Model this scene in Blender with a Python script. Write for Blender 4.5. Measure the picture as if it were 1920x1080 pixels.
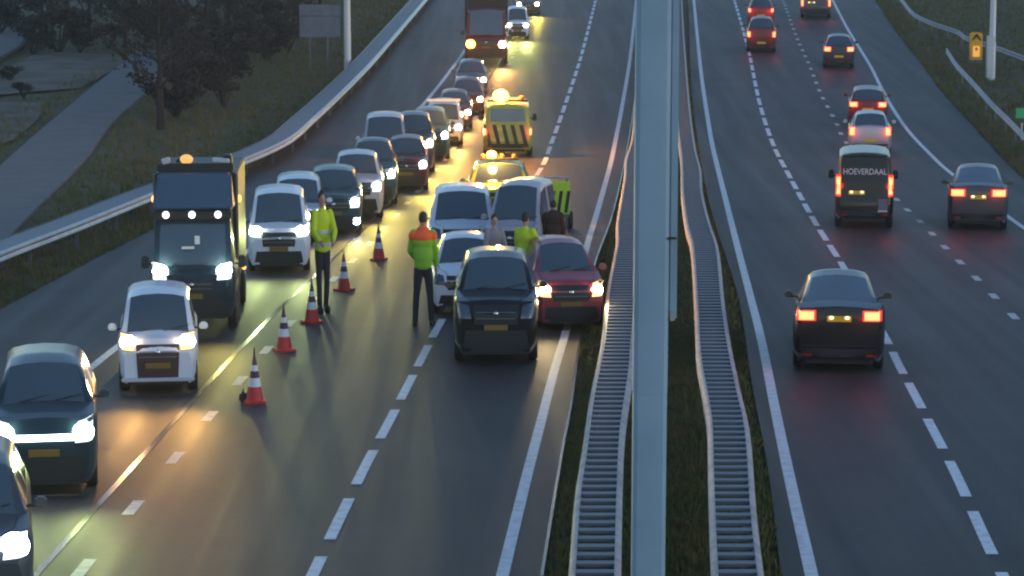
import bpy, bmesh, math, random
from mathutils import Vector, Matrix
from mathutils.bvhtree import BVHTree
from mathutils.noise import noise as pnoise
R = math.radians
random.seed(7)
scn = bpy.context.scene
COL = scn.collection
for o in list(bpy.data.objects): bpy.data.objects.remove(o)

# ------------------------------------------------------------------ camera, sky, sun, exposure
F = 4700.0; TILT = math.atan(660/4700.0); CAMZ = 9.4
cd = bpy.data.cameras.new('camera'); cam = bpy.data.objects.new('camera', cd); COL.objects.link(cam)
cam.location = (0, 0, CAMZ); cam.rotation_euler = (R(90)-TILT, 0, 0)
cd.sensor_width = 36; cd.lens = 36*F/1920; cd.clip_start = 0.5; cd.clip_end = 6000
scn.camera = cam
scn.view_settings.view_transform = 'Standard'; scn.view_settings.look = 'None'
scn.view_settings.exposure = 0.62; scn.view_settings.gamma = 1.0
scn.render.filter_size = 2.2
try:
    scn.cycles.filter_width = 2.2
    scn.cycles.sample_clamp_indirect = 3.0
    scn.cycles.use_denoising = True
except Exception: pass
SUN_EL, SUN_ROT = R(14.0), R(120)
world = bpy.data.worlds.new('World'); scn.world = world; world.use_nodes = True
wn = world.node_tree.nodes; wl = world.node_tree.links
sky = wn.new('ShaderNodeTexSky'); sky.sky_type = 'NISHITA'; sky.sun_disc = False
sky.sun_elevation = SUN_EL; sky.sun_rotation = SUN_ROT; sky.ozone_density = 2.6; sky.air_density = 1.0; sky.dust_density = 0.3
wl.new(sky.outputs[0], wn['Background'].inputs[0]); wn['Background'].inputs[1].default_value = 0.15
sd = bpy.data.lights.new('sun', 'SUN'); sun = bpy.data.objects.new('sun', sd); COL.objects.link(sun)
sd.energy = 0.05; sd.angle = R(12); sd.color = (1, 0.9, 0.8)
sun.rotation_euler = (R(90)-SUN_EL-R(6), 0, R(180)-SUN_ROT)

# ------------------------------------------------------------------ terrain profile and the survey of the place
def _slope(Y):
    if Y < 92: return 0.0
    if Y < 122: return 0.055*(Y-92)/30
    if Y < 168: return 0.055
    if Y < 200: return 0.055-0.03*(Y-168)/32
    if Y < 320: return 0.025
    if Y < 420: return 0.025*(420-Y)/100
    return 0.0
_pr = [0.0]
for i in range(1, 3001): _pr.append(_pr[-1]+_slope(i-0.5))
def prof(Y):
    if Y <= 0: return 0.0
    if Y >= 2999: return _pr[-1]
    i = int(Y); return _pr[i]+(_pr[i+1]-_pr[i])*(Y-i)
CT, ST = math.cos(TILT), math.sin(TILT)
def project(p):
    dy, dz = p[1], p[2]-CAMZ
    dep = dy*CT-dz*ST; up = dy*ST+dz*CT
    return 960+F*p[0]/dep, 540-F*up/dep, dep
def rowY(py, h=0.0):
    lo, hi = 5.0, 700.0
    for _ in range(50):
        m = (lo+hi)/2
        if project((0, m, prof(m)+h))[1] > py: lo = m
        else: hi = m
    return lo
def G(px, py, h=0.0):
    Y = rowY(py, h); z = prof(Y)+h
    dep = project((0, Y, z))[2]
    return Vector(((px-960)*dep/F, Y, z))
def table(pts):
    pts = sorted(pts)
    n = len(pts)
    m = []
    for i in range(n):
        a, b = pts[max(0, i-1)], pts[min(n-1, i+1)]
        m.append((b[1]-a[1])/(b[0]-a[0]))
    def f(y):
        if y <= pts[0][0]: return pts[0][1]+(y-pts[0][0])*m[0]
        if y >= pts[-1][0]: return pts[-1][1]+(y-pts[-1][0])*m[-1]
        for i in range(n-1):
            if y <= pts[i+1][0]:
                h = pts[i+1][0]-pts[i][0]; t = (y-pts[i][0])/h
                return ((2*t**3-3*t*t+1)*pts[i][1]+(t**3-2*t*t+t)*h*m[i]+(-2*t**3+3*t*t)*pts[i+1][1]+(t**3-t*t)*h*m[i+1])
    return f
def curve(tab, h=0.0):
    f = table(tab)
    def X(Y):
        z = prof(Y)+h
        _, py, dep = project((0, Y, z))
        return (f(py)-960)*dep/F
    return X

# ------------------------------------------------------------------ materials
def mat(name, col, rough=0.6, metal=0.0, emit=None, es=0.0, spec=0.5, coat=0.0, noise=None, bump=None, rnoise=None):
    m = bpy.data.materials.new(name); m.use_nodes = True
    n = m.node_tree.nodes; l = m.node_tree.links; b = n['Principled BSDF']
    b.inputs['Base Color'].default_value = (*col, 1); b.inputs['Roughness'].default_value = rough
    b.inputs['Metallic'].default_value = metal; b.inputs['Specular IOR Level'].default_value = spec
    b.inputs['Coat Weight'].default_value = coat; b.inputs['Coat Roughness'].default_value = 0.08
    if emit: b.inputs['Emission Color'].default_value = (*emit, 1); b.inputs['Emission Strength'].default_value = es
    tc = n.new('ShaderNodeTexCoord')
    if noise:
        sc, c2, lo, hi = noise
        t = n.new('ShaderNodeTexNoise'); t.inputs['Scale'].default_value = sc; t.inputs['Detail'].default_value = 6
        r = n.new('ShaderNodeValToRGB'); r.color_ramp.elements[0].position = lo; r.color_ramp.elements[1].position = hi
        r.color_ramp.elements[0].color = (*col, 1); r.color_ramp.elements[1].color = (*c2, 1)
        l.new(tc.outputs['Object'], t.inputs['Vector']); l.new(t.outputs[0], r.inputs[0]); l.new(r.outputs[0], b.inputs['Base Color'])
    if rnoise:
        sc, lo, hi = rnoise
        t = n.new('ShaderNodeTexNoise'); t.inputs['Scale'].default_value = sc; t.inputs['Detail'].default_value = 4
        mr = n.new('ShaderNodeMapRange'); mr.inputs[1].default_value = .3; mr.inputs[2].default_value = .7
        mr.inputs[3].default_value = lo; mr.inputs[4].default_value = hi
        l.new(tc.outputs['Object'], t.inputs['Vector']); l.new(t.outputs[0], mr.inputs[0]); l.new(mr.outputs[0], b.inputs['Roughness'])
    if bump:
        sc, st = bump
        t = n.new('ShaderNodeTexNoise'); t.inputs['Scale'].default_value = sc; t.inputs['Detail'].default_value = 5
        bp = n.new('ShaderNodeBump'); bp.inputs['Strength'].default_value = st; bp.inputs['Distance'].default_value = .02
        l.new(tc.outputs['Object'], t.inputs['Vector']); l.new(t.outputs[0], bp.inputs['Height']); l.new(bp.outputs[0], b.inputs['Normal'])
    return m
def asphalt(name, base):
    m = mat(name, base, .4, spec=.16, bump=(60, .35))
    n = m.node_tree.nodes; l = m.node_tree.links; b = n['Principled BSDF']
    geo = n.new('ShaderNodeNewGeometry')
    mp = n.new('ShaderNodeMapping'); mp.inputs['Scale'].default_value = (1.6, .02, 1)
    l.new(geo.outputs['Position'], mp.inputs['Vector'])
    a = n.new('ShaderNodeTexNoise'); a.inputs['Scale'].default_value = 1.0; a.inputs['Detail'].default_value = 4
    l.new(mp.outputs[0], a.inputs['Vector'])
    c = n.new('ShaderNodeTexNoise'); c.inputs['Scale'].default_value = .35; c.inputs['Detail'].default_value = 8
    l.new(geo.outputs['Position'], c.inputs['Vector'])
    fine = n.new('ShaderNodeTexNoise'); fine.inputs['Scale'].default_value = 7; fine.inputs['Detail'].default_value = 8
    l.new(geo.outputs['Position'], fine.inputs['Vector'])
    ad = n.new('ShaderNodeMath'); ad.operation = 'ADD'; l.new(a.outputs[0], ad.inputs[0]); l.new(c.outputs[0], ad.inputs[1])
    ad2 = n.new('ShaderNodeMath'); ad2.operation = 'MULTIPLY_ADD'; l.new(fine.outputs[0], ad2.inputs[0]); ad2.inputs[1].default_value = .7; l.new(ad.outputs[0], ad2.inputs[2])
    r = n.new('ShaderNodeMapRange'); r.inputs[1].default_value = .95; r.inputs[2].default_value = 1.75
    r.inputs[3].default_value = .7; r.inputs[4].default_value = 1.3
    l.new(ad2.outputs[0], r.inputs[0])
    mx = n.new('ShaderNodeVectorMath'); mx.operation = 'SCALE'; mx.inputs[0].default_value = base
    l.new(r.outputs[0], mx.inputs['Scale']); l.new(mx.outputs[0], b.inputs['Base Color'])
    r2 = n.new('ShaderNodeMapRange'); r2.inputs[1].default_value = .35; r2.inputs[2].default_value = .65
    r2.inputs[3].default_value = .48; r2.inputs[4].default_value = .58
    l.new(a.outputs[0], r2.inputs[0]); l.new(r2.outputs[0], b.inputs['Roughness'])
    return m
M = {}
M['asphalt'] = asphalt('asphalt', (.052, .047, .049))
M['asphalt2'] = asphalt('asphalt_right', (.047, .048, .05))
M['grass'] = mat('grass_ground', (.05, .055, .014), .95, noise=(1.1, (.095, .075, .028), .35, .68), bump=(8, .6))
M['blade'] = mat('grass_blade', (.085, .095, .018), .8, noise=(.6, (.14, .11, .032), .4, .65))
M['path'] = mat('path_asphalt', (.12, .12, .12), .85, noise=(.8, (.15, .145, .135), .35, .7))
M['sand'] = mat('sand_ground', (.13, .11, .085), .95, noise=(.5, (.07, .065, .042), .4, .62))
M['paint'] = mat('marking_paint', (.72, .72, .74), .5, noise=(5, (.5, .5, .52), .45, .7))
M['paint_worn'] = mat('marking_worn', (.58, .57, .55), .55, noise=(5, (.36, .36, .36), .4, .68))
M['seam'] = mat('tar_seam_lightened', (.075, .07, .066), .26)  # seam colour lightened above the asphalt to carry the headlight streak
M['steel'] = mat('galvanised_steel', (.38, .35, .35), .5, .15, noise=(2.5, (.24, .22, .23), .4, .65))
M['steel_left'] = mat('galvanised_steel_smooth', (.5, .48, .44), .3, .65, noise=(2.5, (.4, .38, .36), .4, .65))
M['steel_dark'] = mat('weathered_steel', (.13, .14, .17), .5, .4, noise=(2, (.14, .15, .18), .4, .65))
M['mast'] = mat('mast_grey_paint', (.25, .37, .48), .5, .05, noise=(1.4, (.2, .31, .41), .35, .7))
M['pole'] = mat('pole_aluminium', (.5, .53, .56), .45, .3)
M['bark'] = mat('bark', (.022, .018, .014), .95, bump=(12, .8))
M['leaf'] = mat('leaf_dark', (.012, .014, .009), .9, noise=(1.2, (.022, .017, .012), .4, .6))
M['leaf2'] = mat('leaf_olive', (.015, .018, .01), .9, noise=(1.2, (.026, .022, .013), .4, .6))
M['glass'] = mat('vehicle_glass', (.04, .065, .085), .1, spec=1.0, coat=.6, bump=(1.3, .5))  # reflected sky partly put into the lighter blue base colour
M['darkglass'] = mat('tinted_glass', (.008, .008, .012), .12, spec=.4)
M['rubber'] = mat('tyre_rubber', (.014, .014, .015), .75)
M['rim'] = mat('wheel_rim', (.25, .25, .27), .35, .8)
M['blackp'] = mat('black_plastic', (.014, .014, .017), .5)
M['chrome'] = mat('chrome', (.6, .6, .62), .18, 1)
M['plate'] = mat('yellow_plate', (.2, .115, .02), .45)
M['plate_lit'] = mat('yellow_plate_lit', (.6, .45, .03), .45)  # brighter copy of the plate yellow, its lit look put into the colour
M['reflector'] = mat('headlamp_reflector', (.12, .14, .16), .2, .6)
M['white_plastic'] = mat('white_plastic', (.7, .7, .72), .4)
def emitter(name, col, s): return mat(name, (.05, .05, .05), .3, emit=col, es=s)
M['hl_white'] = emitter('headlamp_white', (.9, .95, 1), 45)
M['hl_warm'] = emitter('headlamp_warm', (1, .76, .45), 45)
M['hl_green'] = emitter('headlamp_greenish', (.92, 1, .8), 45)
M['bloom_w'] = emitter('headlamp_bloom_white', (.8, .9, 1), 1.6); M['bloom_y'] = emitter('headlamp_bloom_warm', (1, .6, .25), 1.5)  # soft lens glow added around the bulbs to imitate bloom
M['drl'] = emitter('daytime_light_bar', (.85, .92, 1), 7)
M['marker_w'] = emitter('marker_lamp_white', (.9, .93, 1), 3.0)
M['amber'] = emitter('amber_lamp', (1, .36, .03), 16)
M['amber_soft'] = emitter('amber_marker', (1, .32, .08), 3.0)
M['tail'] = emitter('tail_lamp_hot', (1, .2, .065), 3.0)
M['tail_red'] = emitter('tail_lamp_red', (1, .015, .012), 1.1)
M['reflred'] = mat('red_reflector', (.3, .01, .01), .2, coat=.5)
M['plate_lamp'] = emitter('plate_lamp', (1, .8, .4), 2.0)
M['yellow'] = mat('service_yellow', (.27, .34, .03), .4, coat=.4)
M['fluo'] = mat('fluorescent_yellow_green', (.42, .62, .03), .6)
M['phone'] = mat('phone_yellow', (.8, .38, .01), .5)
M['greens'] = mat('hectometre_green', (.05, .42, .16), .5)
M['orange'] = mat('fluorescent_orange', (.95, .12, .02), .7)
M['lime'] = mat('jacket_lime', (.24, .48, .03), .75, bump=(9, .5))
M['hiviz'] = mat('hiviz_yellow', (.55, .66, .02), .75, bump=(9, .5))
M['reflective'] = mat('reflective_tape', (.5, .52, .5), .35)
M['navy'] = mat('navy_cloth', (.022, .02, .032), .85, bump=(9, .5))
M['brownc'] = mat('brown_coat', (.04, .018, .014), .9, bump=(9, .5))
M['greyc'] = mat('grey_cloth', (.3, .25, .27), .85, bump=(9, .5))
M['skin'] = mat('skin', (.48, .27, .19), .55)
M['hair'] = mat('hair_dark', (.025, .018, .014), .7)
M['cone_red'] = mat('cone_red', (.55, .03, .03), .55)
M['cone_dark'] = mat('cone_dark_base', (.08, .03, .05), .6)
M['cone_white'] = mat('cone_white', (.7, .68, .7), .5)
def paint(name, col, metal=.1, rough=.3, coat=.3): return mat('paint_'+name, col, rough, metal, coat=coat, spec=.35)

# ------------------------------------------------------------------ mesh helpers
class MB:
    def __init__(s): s.v = []; s.f = []
    def add(s, vs, fs):
        b = len(s.v); s.v += [tuple(v) for v in vs]; s.f += [tuple(i+b for i in f) for f in fs]; return s
    def box(s, c, d, rot=None, taper=1.0):
        vs = []
        for z in (-.5, .5):
            k = 1 if z < 0 else taper
            for x, y in ((-.5, -.5), (.5, -.5), (.5, .5), (-.5, .5)):
                p = Vector((x*d[0]*k, y*d[1]*k, z*d[2]))
                if rot is not None: p = rot @ p
                vs.append(p+Vector(c))
        return s.add(vs, [(3, 2, 1, 0), (4, 5, 6, 7), (0, 1, 5, 4), (1, 2, 6, 5), (2, 3, 7, 6), (3, 0, 4, 7)])
    def tube(s, a, b, r0, r1, n=10, caps=True):
        a, b = Vector(a), Vector(b); d = (b-a).normalized()
        u = d.orthogonal().normalized(); w = d.cross(u)
        vs = []
        for p, r in ((a, r0), (b, r1)):
            for i in range(n):
                t = 2*math.pi*i/n; vs.append(p+u*math.cos(t)*r+w*math.sin(t)*r)
        fs = [(i, (i+1) % n, n+(i+1) % n, n+i) for i in range(n)]
        if caps: fs += [tuple(range(n-1, -1, -1)), tuple(range(n, 2*n))]
        return s.add(vs, fs)
    def lathe(s, prof_, n=24, axis='z', c=(0, 0, 0)):
        vs = []
        for r, h in prof_:
            for i in range(n):
                t = 2*math.pi*i/n; x, y = r*math.cos(t), r*math.sin(t)
                p = (x, y, h) if axis == 'z' else (h, x, y)
                vs.append((p[0]+c[0], p[1]+c[1], p[2]+c[2]))
        fs = []
        for k in range(len(prof_)-1):
            for i in range(n):
                j = (i+1) % n; fs.append((k*n+i, k*n+j, (k+1)*n+j, (k+1)*n+i))
        fs += [tuple(range(n-1, -1, -1)), tuple(range((len(prof_)-1)*n, len(prof_)*n))]
        return s.add(vs, fs)
    def ball(s, c, r, n=12, m=8):
        c = Vector(c); r = (r, r, r) if not hasattr(r, '__len__') else r
        vs = [(c.x, c.y, c.z-r[2])]
        for k in range(1, m):
            ph = math.pi*k/m-math.pi/2
            for i in range(n):
                t = 2*math.pi*i/n
                vs.append((c.x+r[0]*math.cos(ph)*math.cos(t), c.y+r[1]*math.cos(ph)*math.sin(t), c.z+r[2]*math.sin(ph)))
        vs.append((c.x, c.y, c.z+r[2])); N = len(vs)
        fs = [(0, 1+(i+1) % n, 1+i) for i in range(n)]
        for k in range(m-2):
            for i in range(n):
                j = (i+1) % n; a = 1+k*n; fs.append((a+i, a+j, a+n+j, a+n+i))
        a = 1+(m-2)*n
        fs += [(a+i, a+(i+1) % n, N-1) for i in range(n)]
        return s.add(vs, fs)
    def mesh(s, name, smooth=None, bevel=0):
        me = bpy.data.meshes.new(name); me.from_pydata(s.v, [], s.f)
        bm = bmesh.new(); bm.from_mesh(me)
        bmesh.ops.recalc_face_normals(bm, faces=bm.faces)
        if bevel: bmesh.ops.bevel(bm, geom=list(bm.edges), offset=bevel, segments=2, affect='EDGES', clamp_overlap=True)
        if smooth is not None:
            for f in bm.faces: f.smooth = True
            for e in bm.edges:
                if len(e.link_faces) == 2 and e.calc_face_angle(0) > R(smooth): e.smooth = False
        bm.to_mesh(me); bm.free(); return me
    def build(s, name, m, parent=None, smooth=None, bevel=0):
        me = s.mesh(name, smooth, bevel); me.materials.append(m)
        return link(name, me, parent)
def link(name, me, parent=None):
    o = bpy.data.objects.new(name, me); COL.objects.link(o)
    if parent: o.parent = parent
    return o
def empty(name, loc=(0, 0, 0), rot=(0, 0, 0)):
    o = bpy.data.objects.new(name, None); COL.objects.link(o); o.location = loc; o.rotation_euler = rot; o.empty_display_size = .3
    return o
def tag(o, label=None, cat=None, group=None, kind=None):
    if label: o['label'] = label
    if cat: o['category'] = cat
    if group: o['group'] = group
    if kind: o['kind'] = kind
    return o
def copy_tree(o, parent=None):
    c = o.copy(); COL.objects.link(c)
    if parent: c.parent = parent
    for ch in [x for x in bpy.data.objects if x.parent == o]: copy_tree(ch, c)
    return c
SKEEP = {}

# ------------------------------------------------------------------ ground, roads, markings
def frange(a, b, st):
    out = []; x = a
    while x < b: out.append(x); x += st
    out.append(b); return out
YS = frange(6, 130, 2)+frange(133, 340, 4)+[420, 600, 900, 1400, 2200]
mb = MB(); XS = [-1500, -600, -250, -120, -80]+[x for x in range(-60, 61, 2)]+[80, 120, 250, 600, 1500]
YG = [-200, -60, -10]+YS
for Y in YG:
    for x in XS:
        n = pnoise(Vector((x*.3, Y*.3, 0)))*.07+pnoise(Vector((x*1.1, Y*1.1, 5)))*.03 if -90 < x < 90 else 0
        mb.v.append((x, Y, prof(Y)-.11+n*.6))
nx = len(XS)
for i in range(len(YG)-1):
    for j in range(nx-1): mb.f.append((i*nx+j, i*nx+j+1, (i+1)*nx+j+1, (i+1)*nx+j))
tag(mb.build('ground', M['grass'], smooth=60), kind='structure')
def ribbon(name, fl, fr, z, m, ys, kind='structure', thick=0.12):
    mb = MB(); K = 8
    for Y in ys:
        a, b = fl(Y), fr(Y); zz = prof(Y)+z
        mb.v.append((a, Y, zz-thick))
        for k in range(K+1): mb.v.append((a+(b-a)*k/K, Y, zz))
        mb.v.append((b, Y, zz-thick))
    W = K+3
    for i in range(len(ys)-1):
        for k in range(W-1): mb.f.append((i*W+k, i*W+k+1, (i+1)*W+k+1, (i+1)*W+k))
    o = mb.build(name, m, smooth=30); tag(o, kind=kind); return o
YR = frange(22, 130, 2)+frange(133, 300, 3)
E_LL = curve([(0, 805), (65, 758), (135, 698), (215, 618), (330, 455), (425, 295), (500, 150), (580, 0), (700, -230)])
E_LR = curve([(0, 1210), (111, 1200), (260, 1180), (400, 1150), (500, 1115), (640, 1088), (760, 1072), (850, 1055), (1080, 1018)])
E_RL = curve([(0, 1290), (200, 1300), (380, 1330), (560, 1385), (720, 1410), (880, 1440), (1080, 1465)])
E_RR = curve([(0, 1641), (59, 1679), (119, 1727), (172, 1765), (237, 1825), (296, 1878), (335, 1918), (420, 2010)])
ribbon('road_left_carriageway', E_LL, E_LR, 0, M['asphalt'], YR)
ribbon('road_right_carriageway', E_RL, E_RR, 0, M['asphalt2'], YR)
def line(name, f, w, m, dash=None, anchor=0, y0=24, y1=270, z=.006):
    mb = MB(); segs = []
    if dash is None: segs = [(Y, min(Y+2, y1)) for Y in frange(y0, y1-2, 2)]
    else:
        L, P = dash; k0 = math.floor((y0-anchor)/P)
        Y = anchor+k0*P
        while Y < y1: segs.append((Y-L/2, Y+L/2)); Y += P
    for a, b in segs:
        n = 1 if dash is None else 3
        base = len(mb.v)
        for i in range(n+1):
            Y = a+(b-a)*i/n; x = f(Y); dx = (f(Y+.5)-f(Y-.5)); k = math.hypot(1, dx)
            mb.v += [(x-w/2*k, Y, prof(Y)+z), (x+w/2*k, Y, prof(Y)+z)]
        for i in range(n): q = base+2*i; mb.f.append((q, q+1, q+3, q+2))
    return tag(mb.build(name, m), kind='structure')
S1 = curve([(0, 1193), (111, 1181), (185, 1169), (259, 1155), (310, 1144), (400, 1119), (460, 1101), (622, 1061), (700, 1038), (800, 1012), (900, 986), (1080, 942)])
M1 = curve([(0, 1117), (111, 1088), (190, 1062), (274, 1032), (315, 1015), (450, 922), (610, 823), (660, 797), (718, 767), (790, 730), (870, 687), (970, 638), (1060, 595)])
D1 = curve([(0, 1015), (100, 965), (200, 905), (315, 822), (467, 683), (523, 626), (599, 551), (650, 505), (709, 454), (775, 398), (857, 330), (952, 250), (1065, 157)])
E1 = curve([(0, 930), (100, 868), (200, 790), (315, 680), (467, 470), (599, 288), (655, 214), (700, 158), (830, 0)])
S2 = curve([(0, 1301), (74, 1308), (148, 1316), (222, 1327), (274, 1336), (352, 1355), (460, 1382), (560, 1408), (640, 1428), (770, 1454), (917, 1485), (1080, 1522)])
RD = curve([(0, 1377), (93, 1403), (196, 1425), (274, 1451), (330, 1480), (420, 1530), (495, 1578), (640, 1664), (680, 1683), (742, 1716), (813, 1753), (897, 1796), (1000, 1842), (1080, 1880)])
RB = curve([(3, 1469), (70, 1494), (126, 1519), (178, 1540), (228, 1567), (262, 1583), (320, 1630), (383, 1690), (418, 1728), (467, 1775), (522, 1831), (590, 1897), (632, 1940)])
S3 = curve([(0, 1561), (50, 1587), (80, 1605), (124, 1632), (172, 1656), (207, 1676), (249, 1706), (290, 1745), (320, 1777), (405, 1888), (455, 1960)])
line('marking_edge_line', S1, .19, M['paint'])
line('marking_lane_dashes', M1, .19, M['paint'], (2.9, 4.0), rowY(972), y1=230)
line('marking_block_dashes', D1, .2, M['paint_worn'], (1.05, 4.0), rowY(952), y1=230)
line('marking_left_edge_line', E1, .2, M['paint'])
line('marking_inner_edge_line', S2, .2, M['paint'])
line('marking_right_lane_dashes', RD, .19, M['paint'], (2.9, 4.0), rowY(897), y1=250)
line('marking_right_block_dashes', RB, .2, M['paint_worn'], (1.0, 3.5), rowY(522), y0=50, y1=250)
line('marking_outer_edge_line', S3, .18, M['paint'])
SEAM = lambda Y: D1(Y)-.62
line('road_seam_light_streak', SEAM, .11, M['seam'], z=.012)
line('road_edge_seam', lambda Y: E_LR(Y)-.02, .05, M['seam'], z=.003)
def patch(name, pts, m, z):
    vs = []
    P = [G(x, y) for x, y in pts]
    n = len(P); out = []
    for i in range(n):
        for k in range(6):
            q = P[i].lerp(P[(i+1) % n], k/6); out.append((q.x, q.y))
    bm = bmesh.new(); vv = [bm.verts.new((x, y, 0)) for x, y in out]; bm.faces.new(vv)
    bmesh.ops.triangulate(bm, faces=bm.faces)
    for _ in range(3): bmesh.ops.subdivide_edges(bm, edges=[e for e in bm.edges if e.calc_length() > 3], cuts=1)
    for v in bm.verts: v.co.z = prof(v.co.y)+z
    me = bpy.data.meshes.new(name); bm.to_mesh(me); bm.free(); me.materials.append(m)
    return tag(link(name, me), kind='structure')
ribbon('cycle_path', curve([(60, 305), (100, 251), (192, 137), (295, 17), (420, -110)]), curve([(60, 345), (107, 305), (158, 285), (234, 206), (300, 158), (365, 92), (434, 25), (520, -60)]), .0, M['path'], frange(rowY(470), rowY(95), 2))
patch('sand_clearing', [(60, 105), (110, 98), (222, 104), (238, 112), (205, 135), (150, 165), (60, 172), (0, 178), (-60, 185), (-60, 150), (0, 135)], M['sand'], .01)
patch('sand_track', [(-60, 200), (0, 192), (85, 190), (70, 225), (25, 262), (-60, 290)], M['sand'], .01)
patch('parking_surface', [(-120, 38), (-10, 38), (30, 50), (50, 76), (30, 95), (0, 113), (-120, 140)], M['path'], .01)
mb = MB(); arc = [(-30, 34), (0, 38), (30, 50), (47, 64), (50, 76), (40, 92), (20, 104), (0, 115), (-30, 128)]
for a, b in zip(arc, arc[1:]):
    A, B = G(*a), G(*b); mb.box((A+B)/2+Vector((0, 0, .1)), ((B-A).length+.05, .25, .2), (B-A).to_track_quat('X', 'Z').to_matrix())
tag(mb.build('parking_kerb', M['bark']), kind='structure')

# grass tufts: uncountable
PL_ = curve([(60, 305), (100, 251), (192, 137), (295, 17), (420, -110)]); PR_ = curve([(60, 345), (107, 305), (158, 285), (234, 206), (300, 158), (365, 92), (434, 25), (520, -60)])
def grass_tufts():
    mb = MB(); rnd = random.Random(3)
    def tuft(x, Y, s):
        z = prof(Y)-.07
        for _ in range(4):
            a = rnd.uniform(0, 6.28); h = s*rnd.uniform(.6, 1.3); w = s*.12
            dx, dy = math.cos(a), math.sin(a); lx, ly = rnd.uniform(-.4, .4)*h, rnd.uniform(-.4, .4)*h
            ox, oy = x+rnd.uniform(-.08, .08), Y+rnd.uniform(-.08, .08)
            b = len(mb.v)
            mb.v += [(ox-dx*w, oy-dy*w, z), (ox+dx*w, oy+dy*w, z), (ox+lx, oy+ly, z+h)]
            mb.f.append((b, b+1, b+2))
    for _ in range(26000):
        Y = 33+rnd.random()**1.6*110
        a, b = E_LR(Y)+.08, E_RL(Y)-.05
        tuft(rnd.uniform(a, b), Y, rnd.uniform(.07, .17))
    for _ in range(16000):
        Y = 55+rnd.random()**1.2*150
        x = E_LL(Y)-.05-rnd.random()**1.3*16
        if PL_(Y)-.3 < x < PR_(Y)+.3: continue
        tuft(x, Y, rnd.uniform(.12, .32))
    for _ in range(12000):
        Y = 80+rnd.random()**1.2*130
        b = E_RR(Y)+.05
        tuft(b+rnd.random()**1.3*14, Y, rnd.uniform(.12, .32))
    o = mb.build('verge_grass', M['blade']); tag(o, kind='stuff', label='short dark grass along the median and road verges', cat='grass')
grass_tufts()

# ------------------------------------------------------------------ guard rails
WPROF = [(0, .155), (.05, .13), (.085, .09), (.05, .05), (.02, 0), (.05, -.05), (.085, -.09), (.05, -.13), (0, -.155)]
def beam(name, pts, side, m, parent, zc=-.155):
    mb = MB(); n = len(WPROF)
    for i, p in enumerate(pts):
        d = (pts[min(i+1, len(pts)-1)]-pts[max(i-1, 0)]).normalized(); s = Vector((d.y, -d.x, 0)).normalized()*side
        for a, z in WPROF: mb.v.append(p+s*a+Vector((0, 0, z+zc)))
        for a, z in reversed(WPROF): mb.v.append(p+s*(a-.012)+Vector((0, 0, z+zc)))
    N = 2*n
    for i in range(len(pts)-1):
        for k in range(N): j = (k+1) % N; mb.f.append((i*N+k, i*N+j, (i+1)*N+j, (i+1)*N+k))
    return mb.build(name, m, parent, smooth=50)
def rail_barrier(name, label, XL, XR, y0, y1, h, rungs=True, postgap=4.0, closed=False, sm='steel'):
    root = empty(name, (XL(y0), y0, prof(y0)))
    inv = Vector(root.location)
    ys = frange(y0, y1, 1.5)
    PL = [Vector((XL(Y), Y, prof(Y)+h))-inv for Y in ys]; PR = [Vector((XR(Y), Y, prof(Y)+h))-inv for Y in ys]
    beam('rail_beam', PL, -1, M[sm], root); beam('rail_beam', PR, 1, M[sm], root)
    if rungs:
        Y = y0+.2; k = 0; rest = MB()
        while Y < y1:
            a = Vector((XL(Y), Y, prof(Y)+h-.03))-inv; b = Vector((XR(Y), Y, prof(Y)+h-.03))-inv
            t = rest if k >= 100 else MB()
            t.box((a+b)/2, ((b-a).length-.01, .19, .05))
            if k < 100: t.build('crossbar', M['steel_dark'], root)
            k += 1; Y += .49
        if rest.v: tag(rest.build('crossbars', M['steel_dark'], root), kind='stuff')
    if closed:
        mb = MB()
        for a, b in zip(PL, PR): mb.v += [a+Vector((0, 0, -.02)), b+Vector((0, 0, -.02)), b+Vector((0, 0, -.05)), a+Vector((0, 0, -.05))]
        for i in range(len(PL)-1):
            for k in range(4): j = (k+1) % 4; mb.f.append((4*i+k, 4*i+j, 4*i+4+j, 4*i+4+k))
        mb.build('cover_plate', M['steel_dark'], root)
    Y = y0+1; k = 0
    while Y < y1 and k < 90:
        for X, s in ((XL, 1), (XR, -1)):
            p = Vector((X(Y)+s*.06, Y, prof(Y)-.1))-inv
            MB().box(p+Vector((0, 0, (h+.02)/2)), (.1, .06, h+.02)).build('post', M['steel_dark'], root); k += 1
        Y += postgap
    return tag(root, label, 'guard rail')
h = .75
rail_barrier('guard_rail', 'ladder-like double steel guard rail on the median, left of the grey mast',
    curve([(1080, 1077), (925, 1088), (844, 1100), (742, 1114), (640, 1134), (540, 1144), (455, 1160), (420, 1160), (332, 1174), (300, 1176), (260, 1187), (200, 1192), (100, 1197), (0, 1200)], h),
    curve([(1080, 1153), (925, 1157), (803, 1163), (693, 1179), (640, 1183), (540, 1192), (455, 1200), (332, 1208), (200, 1214), (0, 1215)], h), 30, 200, h)
rail_barrier('guard_rail', 'ladder-like double steel guard rail on the median, right of the grey mast',
    curve([(1080, 1346), (1007, 1342), (868, 1337), (791, 1335), (734, 1326), (681, 1316), (640, 1312), (562, 1308), (455, 1300), (425, 1291), (362, 1282), (302, 1280), (242, 1273), (100, 1266), (0, 1262)], h),
    curve([(1080, 1422), (966, 1409), (803, 1397), (721, 1379), (640, 1363), (562, 1352), (464, 1342), (413, 1326), (357, 1313), (319, 1311), (277, 1301), (200, 1291), (74, 1281), (0, 1277)], h), 30, 200, h)
LGf = curve([(530, -140), (472, 0), (415, 150), (355, 300), (303, 440), (261, 536), (220, 586), (172, 638), (118, 692), (68, 736), (3, 792)], h)
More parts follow.
